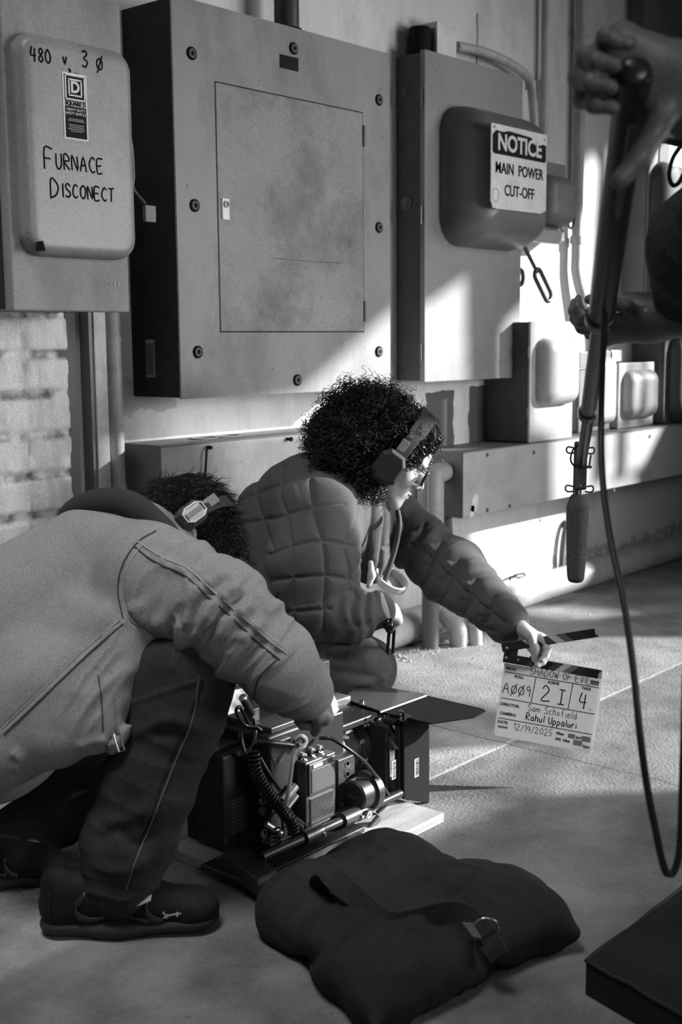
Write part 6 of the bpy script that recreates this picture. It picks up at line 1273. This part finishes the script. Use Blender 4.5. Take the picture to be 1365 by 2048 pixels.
# cables
def cable(name, pts, r, mt, n=8): return MB().tube(spline([np.array(p) for p in pts], n), r, 8).build(name, mt, T, smooth=60)
def coil(name, pts, r, R_, pitch, mt):
    P = [np.array(p) for p in spline(pts, 12)]; L_ = 0; out = []
    D_ = [0]+list(np.cumsum([np.linalg.norm(P[i+1]-P[i]) for i in range(len(P)-1)])); n = int(D_[-1]/pitch*14)
    for k in range(n):
        s = D_[-1]*k/(n-1); i = max(0, min(np.searchsorted(D_, s)-1, len(P)-2)); t = (s-D_[i])/max(D_[i+1]-D_[i], 1e-9); p = P[i]+(P[i+1]-P[i])*t; tg = unit(P[i+1]-P[i]); u_, w_ = orth(tg); a = 2*pi*s/pitch; out.append(p+np.array(u_)*R_*cos(a)+np.array(w_)*R_*sin(a))
    return MB().tube(out, r, 7).build(name, mt, T, smooth=60)
gl = M('cable_gloss', .014, rough=.3)
coil('coiled_cable', [px3(508, 1500, -.96), px3(512, 1540, -.965), px3(530, 1575, -.97), px3(552, 1605, -.975), px3(582, 1640, -.985), px3(588, 1665, -.985)], .0028, .0105, .0085, gl)
coil('coiled_cable', [px3(556, 1600, -.985), px3(570, 1630, -.985), px3(598, 1655, -.98)], .0026, .0095, .008, gl); coil('coiled_cable', [px3(553, 1655, -.98), px3(558, 1690, -.99)], .0026, .0085, .008, gl)
cable('grey_cable', [px3(592, 1480, -.97), px3(604, 1474, -.98), px3(610, 1484, -.98), px3(602, 1496, -.98), px3(588, 1510, -.975), px3(583, 1545, -.98), px3(577, 1585, -.985), px3(572, 1612, -.985)], .0042, M('grey_rubber', .22, rough=.5)); cable('grey_loop', [px3(588, 1482, -.965), px3(602, 1472, -.965), px3(612, 1478, -.965), px3(609, 1492, -.965), px3(597, 1496, -.965)], .0042, MATS['grey_rubber'])
cable('black_cable', [px3(640, 1476, -.955), px3(665, 1478, -.98), px3(695, 1497, -1.0), px3(730, 1525, -1.01), px3(757, 1560, -1.01), px3(776, 1590, -1.0), px3(773, 1608, -.995), px3(755, 1625, -.99)], .0046, gl); cable('black_cable', [px3(520, 1515, -.95), px3(540, 1550, -.965), px3(560, 1580, -.97)], .0042, gl)
cable('black_cable', [px3(500, 1450, -.90), px3(480, 1415, -.90), px3(473, 1425, -.90), px3(490, 1450, -.90), px3(515, 1455, -.91), px3(530, 1470, -.92)], .0036, gl); cable('black_cable', [px3(508, 1437, -.90), px3(512, 1465, -.91), px3(505, 1490, -.93), px3(492, 1508, -.94)], .0034, gl); cable('black_cable', [px3(490, 1510, -.94), px3(483, 1480, -.93), px3(482, 1465, -.92)], .0045, gl)
cable('black_cable', [px3(512, 1483, -.945), px3(545, 1486, -.96), px3(580, 1490, -.965), px3(600, 1490, -.965)], .0062, gl); cable('thin_cable', [px3(592, 1635, -.98), px3(610, 1650, -.985), px3(615, 1665, -.985), px3(600, 1674, -.985), px3(585, 1670, -.98)], .003, gl); cable('thin_cable', [px3(560, 1615, -.985), px3(566, 1650, -.985), px3(566, 1672, -.985)], .003, gl)
a, b = px3(488, 1398, -.905), px3(506, 1428, -.90); MB().tube([a, (a+b)/2, b], [.009, .0085, .006], 14).build('cable_plug', M('plug_dark', .06, rough=.35), T, smooth=50); MB().lathe(a, unit(a-b), [(0, .009), (.006, .009), (.007, .006)], 14).build('plug_ring', scrw, T, smooth=40)
a, b = px3(532, 1648, -.97), px3(562, 1668, -.985); MB().tube([a, b], .0072, 14).build('cable_plug', M('plug_grey', .35), T, smooth=50)
bx('rear_plate', (1.70, -.952, .10), (1.76, -.944, .25), cb2, bd, .002); q = MB(); c = px3(555, 1522, -.953); q.tube([c+np.array((-.014, 0, .012)), c+np.array((-.006, 0, -.010)), c+np.array((.016, 0, .0))], .0015, 6); q.build('card_slot', M('faint_edge', .15), bd)

# ------------------------------------------------------------ sandbag
def fz(x, y, z): p = np.array(onZ(x, y, z)); return p
Bc = {'l': (1.570, -1.205), 'b': (1.745, -1.205), 'r': (1.735, -1.450), 'f': (1.490, -1.420)}
pc = {n_: np.array((*Bc[n_], .047)) for n_ in Bc}; tip = {'l': fz(532, 1848, .03), 'b': fz(765, 1730, .03), 'r': fz(1148, 1866, .035), 'f': fz(750, 2052, .03)}
sb = [ell((Bc['l'][0], Bc['l'][1], .050), (.105, .10, .055), None, .05), ell((Bc['b'][0], Bc['b'][1], .048), (.105, .10, .055), None, .05), ell((Bc['r'][0], Bc['r'][1], .050), (.12, .115, .060), None, .05), ell((Bc['f'][0], Bc['f'][1], .058), (.125, .125, .070), None, .05),
      ell((1.635, -1.315, .038), (.19, .20, .042), None, .05)]
for a_, b_ in (('l', 'b'), ('b', 'r'), ('r', 'f'), ('f', 'l')): sb.append(cap(tip[a_]+(pc[a_]-tip[a_])*.35, tip[b_]+(pc[b_]-tip[b_])*.35, .036, .036, .05))
for n_ in tip: sb.append(cap(tip[n_]+(pc[n_]-tip[n_])*.6, tip[n_], .045, .007, .025))
V, F = blob(sb, .0038, 2); V[:, 2] = np.where(V[:, 2] < .004, .0015+V[:, 2]*.02, V[:, 2])
V = V+normals(V, F)*(.004*vnoise(V*18, 4)+.0025*(1-2*np.abs(vnoise(V*np.array((26, 26, 12)), 7))))[:, None]; V = carve(V, F, [([(700, 1850), (640, 1890), (585, 1950)], 20, -.016), ([(960, 1870), (985, 1930), (1010, 1985)], 18, -.014), ([(945, 1808), (900, 1825), (850, 1845)], 16, -.014), ([(630, 1790), (680, 1830), (740, 1860), (850, 1870), (950, 1865)], 22, -.012), ([(760, 1870), (800, 1900), (850, 1960)], 40, .005)]); V[:, 2] = np.maximum(V[:, 2], .001)
bag = organic('sandbag', V, F, M('bag_black', .022, rough=.8, var=.2, scale=20, bump=.3, bscale=500, spec=.2)); tag(bag, 'black four-lobed sandbag with a webbing handle lying in front of the plywood', 'sandbag')
def ribbon(name, pts, w, side, mt, par, th=.0025):
    P = [np.array(p) for p in spline(pts, 6)]; vs, fs = [], []
    for i, p in enumerate(P):
        t_ = unit(P[min(i+1, len(P)-1)]-P[max(i-1, 0)]); s_ = np.array(side(i/(len(P)-1))); s_ = unit(s_-t_*(s_@t_)); n_ = np.cross(t_, s_)
        vs += [p+s_*w/2+n_*th, p-s_*w/2+n_*th, p-s_*w/2-n_*th, p+s_*w/2-n_*th]
    for i in range(len(P)-1):
        for k in range(4): fs.append((4*i+k, 4*i+(k+1) % 4, 4*i+4+(k+1) % 4, 4*i+4+k))
    fs += [(3, 2, 1, 0), tuple(4*(len(P)-1)+k for k in range(4))]; return link(name, vs, fs, mt, par, smooth=50)
web = M('webbing', .035, rough=.9, spec=.1, bump=.4, bscale=700)
ribbon('handle_strap', [fz(648, 1792, .085), fz(640, 1768, .11), fz(660, 1752, .14), fz(690, 1775, .135), fz(730, 1810, .125), fz(775, 1845, .118), fz(830, 1838, .118), fz(890, 1825, .118), fz(930, 1832, .11), fz(955, 1852, .10), fz(985, 1890, .085), fz(1000, 1915, .07)], .038, lambda t: (cU*.8+cR*.3) if .3 < t < .8 else (cR*.7-cF*.5+cU*.2), web, bag)
ribbon('cross_strap', [fz(700, 1860, .06), fz(760, 1850, .09), fz(860, 1845, .095), fz(940, 1850, .095)], .03, lambda t: cU+cF*.5, web, bag)
MB().tube(arc(fz(972, 1855, .11), cR, unit(cU-cF*.5), .020, -.6, 3.9, 18), .0022, 8).build('metal_ring', scrw, bag, smooth=60)
a = fz(952, 1862, .105); MB().add([tuple(a+cR*x+cU*y-cF*z) for x, y, z in ((-.022, .014, 0), (-.004, .013, 0), (.010, -.010, .003), (-.004, -.008, .003), (-.022, .014, .002), (-.004, .013, .002), (.010, -.010, .005), (-.004, -.008, .005))], [(0, 1, 2, 3), (7, 6, 5, 4), (0, 4, 5, 1), (1, 5, 6, 2), (2, 6, 7, 3), (3, 7, 4, 0)]).build('buckle_tab', M('buckle', .3, metal=.6, rough=.3), bag)
# ------------------------------------------------------------ padded mat
h_ = .058; c0, e1, e2 = onZ(1173, 1922, h_), onZ(1365, 1776, h_), onZ(1365, 2030, h_); d1, d2 = unit(np.array(e1)-c0), unit(np.array(e2)-c0); d1, d2 = d1*np.linalg.norm(np.array(e1)-c0)*1.25, d2*np.linalg.norm(np.array(e2)-c0)*1.3
nx_ = 40; vs, fs = [], []
for j in range(nx_+1):
    for i in range(nx_+1):
        u, v = i/nx_, j/nx_; ed = min(u, v, 1-u, 1-v); p = np.array(c0)+d1*u+d2*v; p[2] = h_+.010*min(1, ed/.12)+.004*mnoise.noise(Vector((u*4, v*4, 0))); vs.append(p)
for j in range(nx_):
    for i in range(nx_): a = j*(nx_+1)+i; fs.append((a, a+nx_+1, a+nx_+2, a+1))
rim = [i for i in range(nx_+1)]+[j*(nx_+1)+nx_ for j in range(1, nx_+1)]+[nx_*(nx_+1)+i for i in range(nx_-1, -1, -1)]+[j*(nx_+1) for j in range(nx_-1, 0, -1)]
b0 = len(vs)
for r in rim: p = np.array(vs[r]); vs.append((p[0], p[1], .001))
n = len(rim)
for i in range(n): fs.append((rim[i], rim[(i+1) % n], b0+(i+1) % n, b0+i))
fs.append(tuple(b0+i for i in range(n)))
mat_ = link('padded_mat', vs, fs, M('mat_black', .022, rough=.85, var=.15, bump=.3, bscale=500, spec=.15), None, smooth=50); tag(mat_, 'thick black padded mat lying on the floor in the lower right corner', 'mat')
MB().tube([vs[i] for i in rim], .0035, 8, closed=True).build('piping', M('piping', .012, rough=.7), mat_, smooth=60)
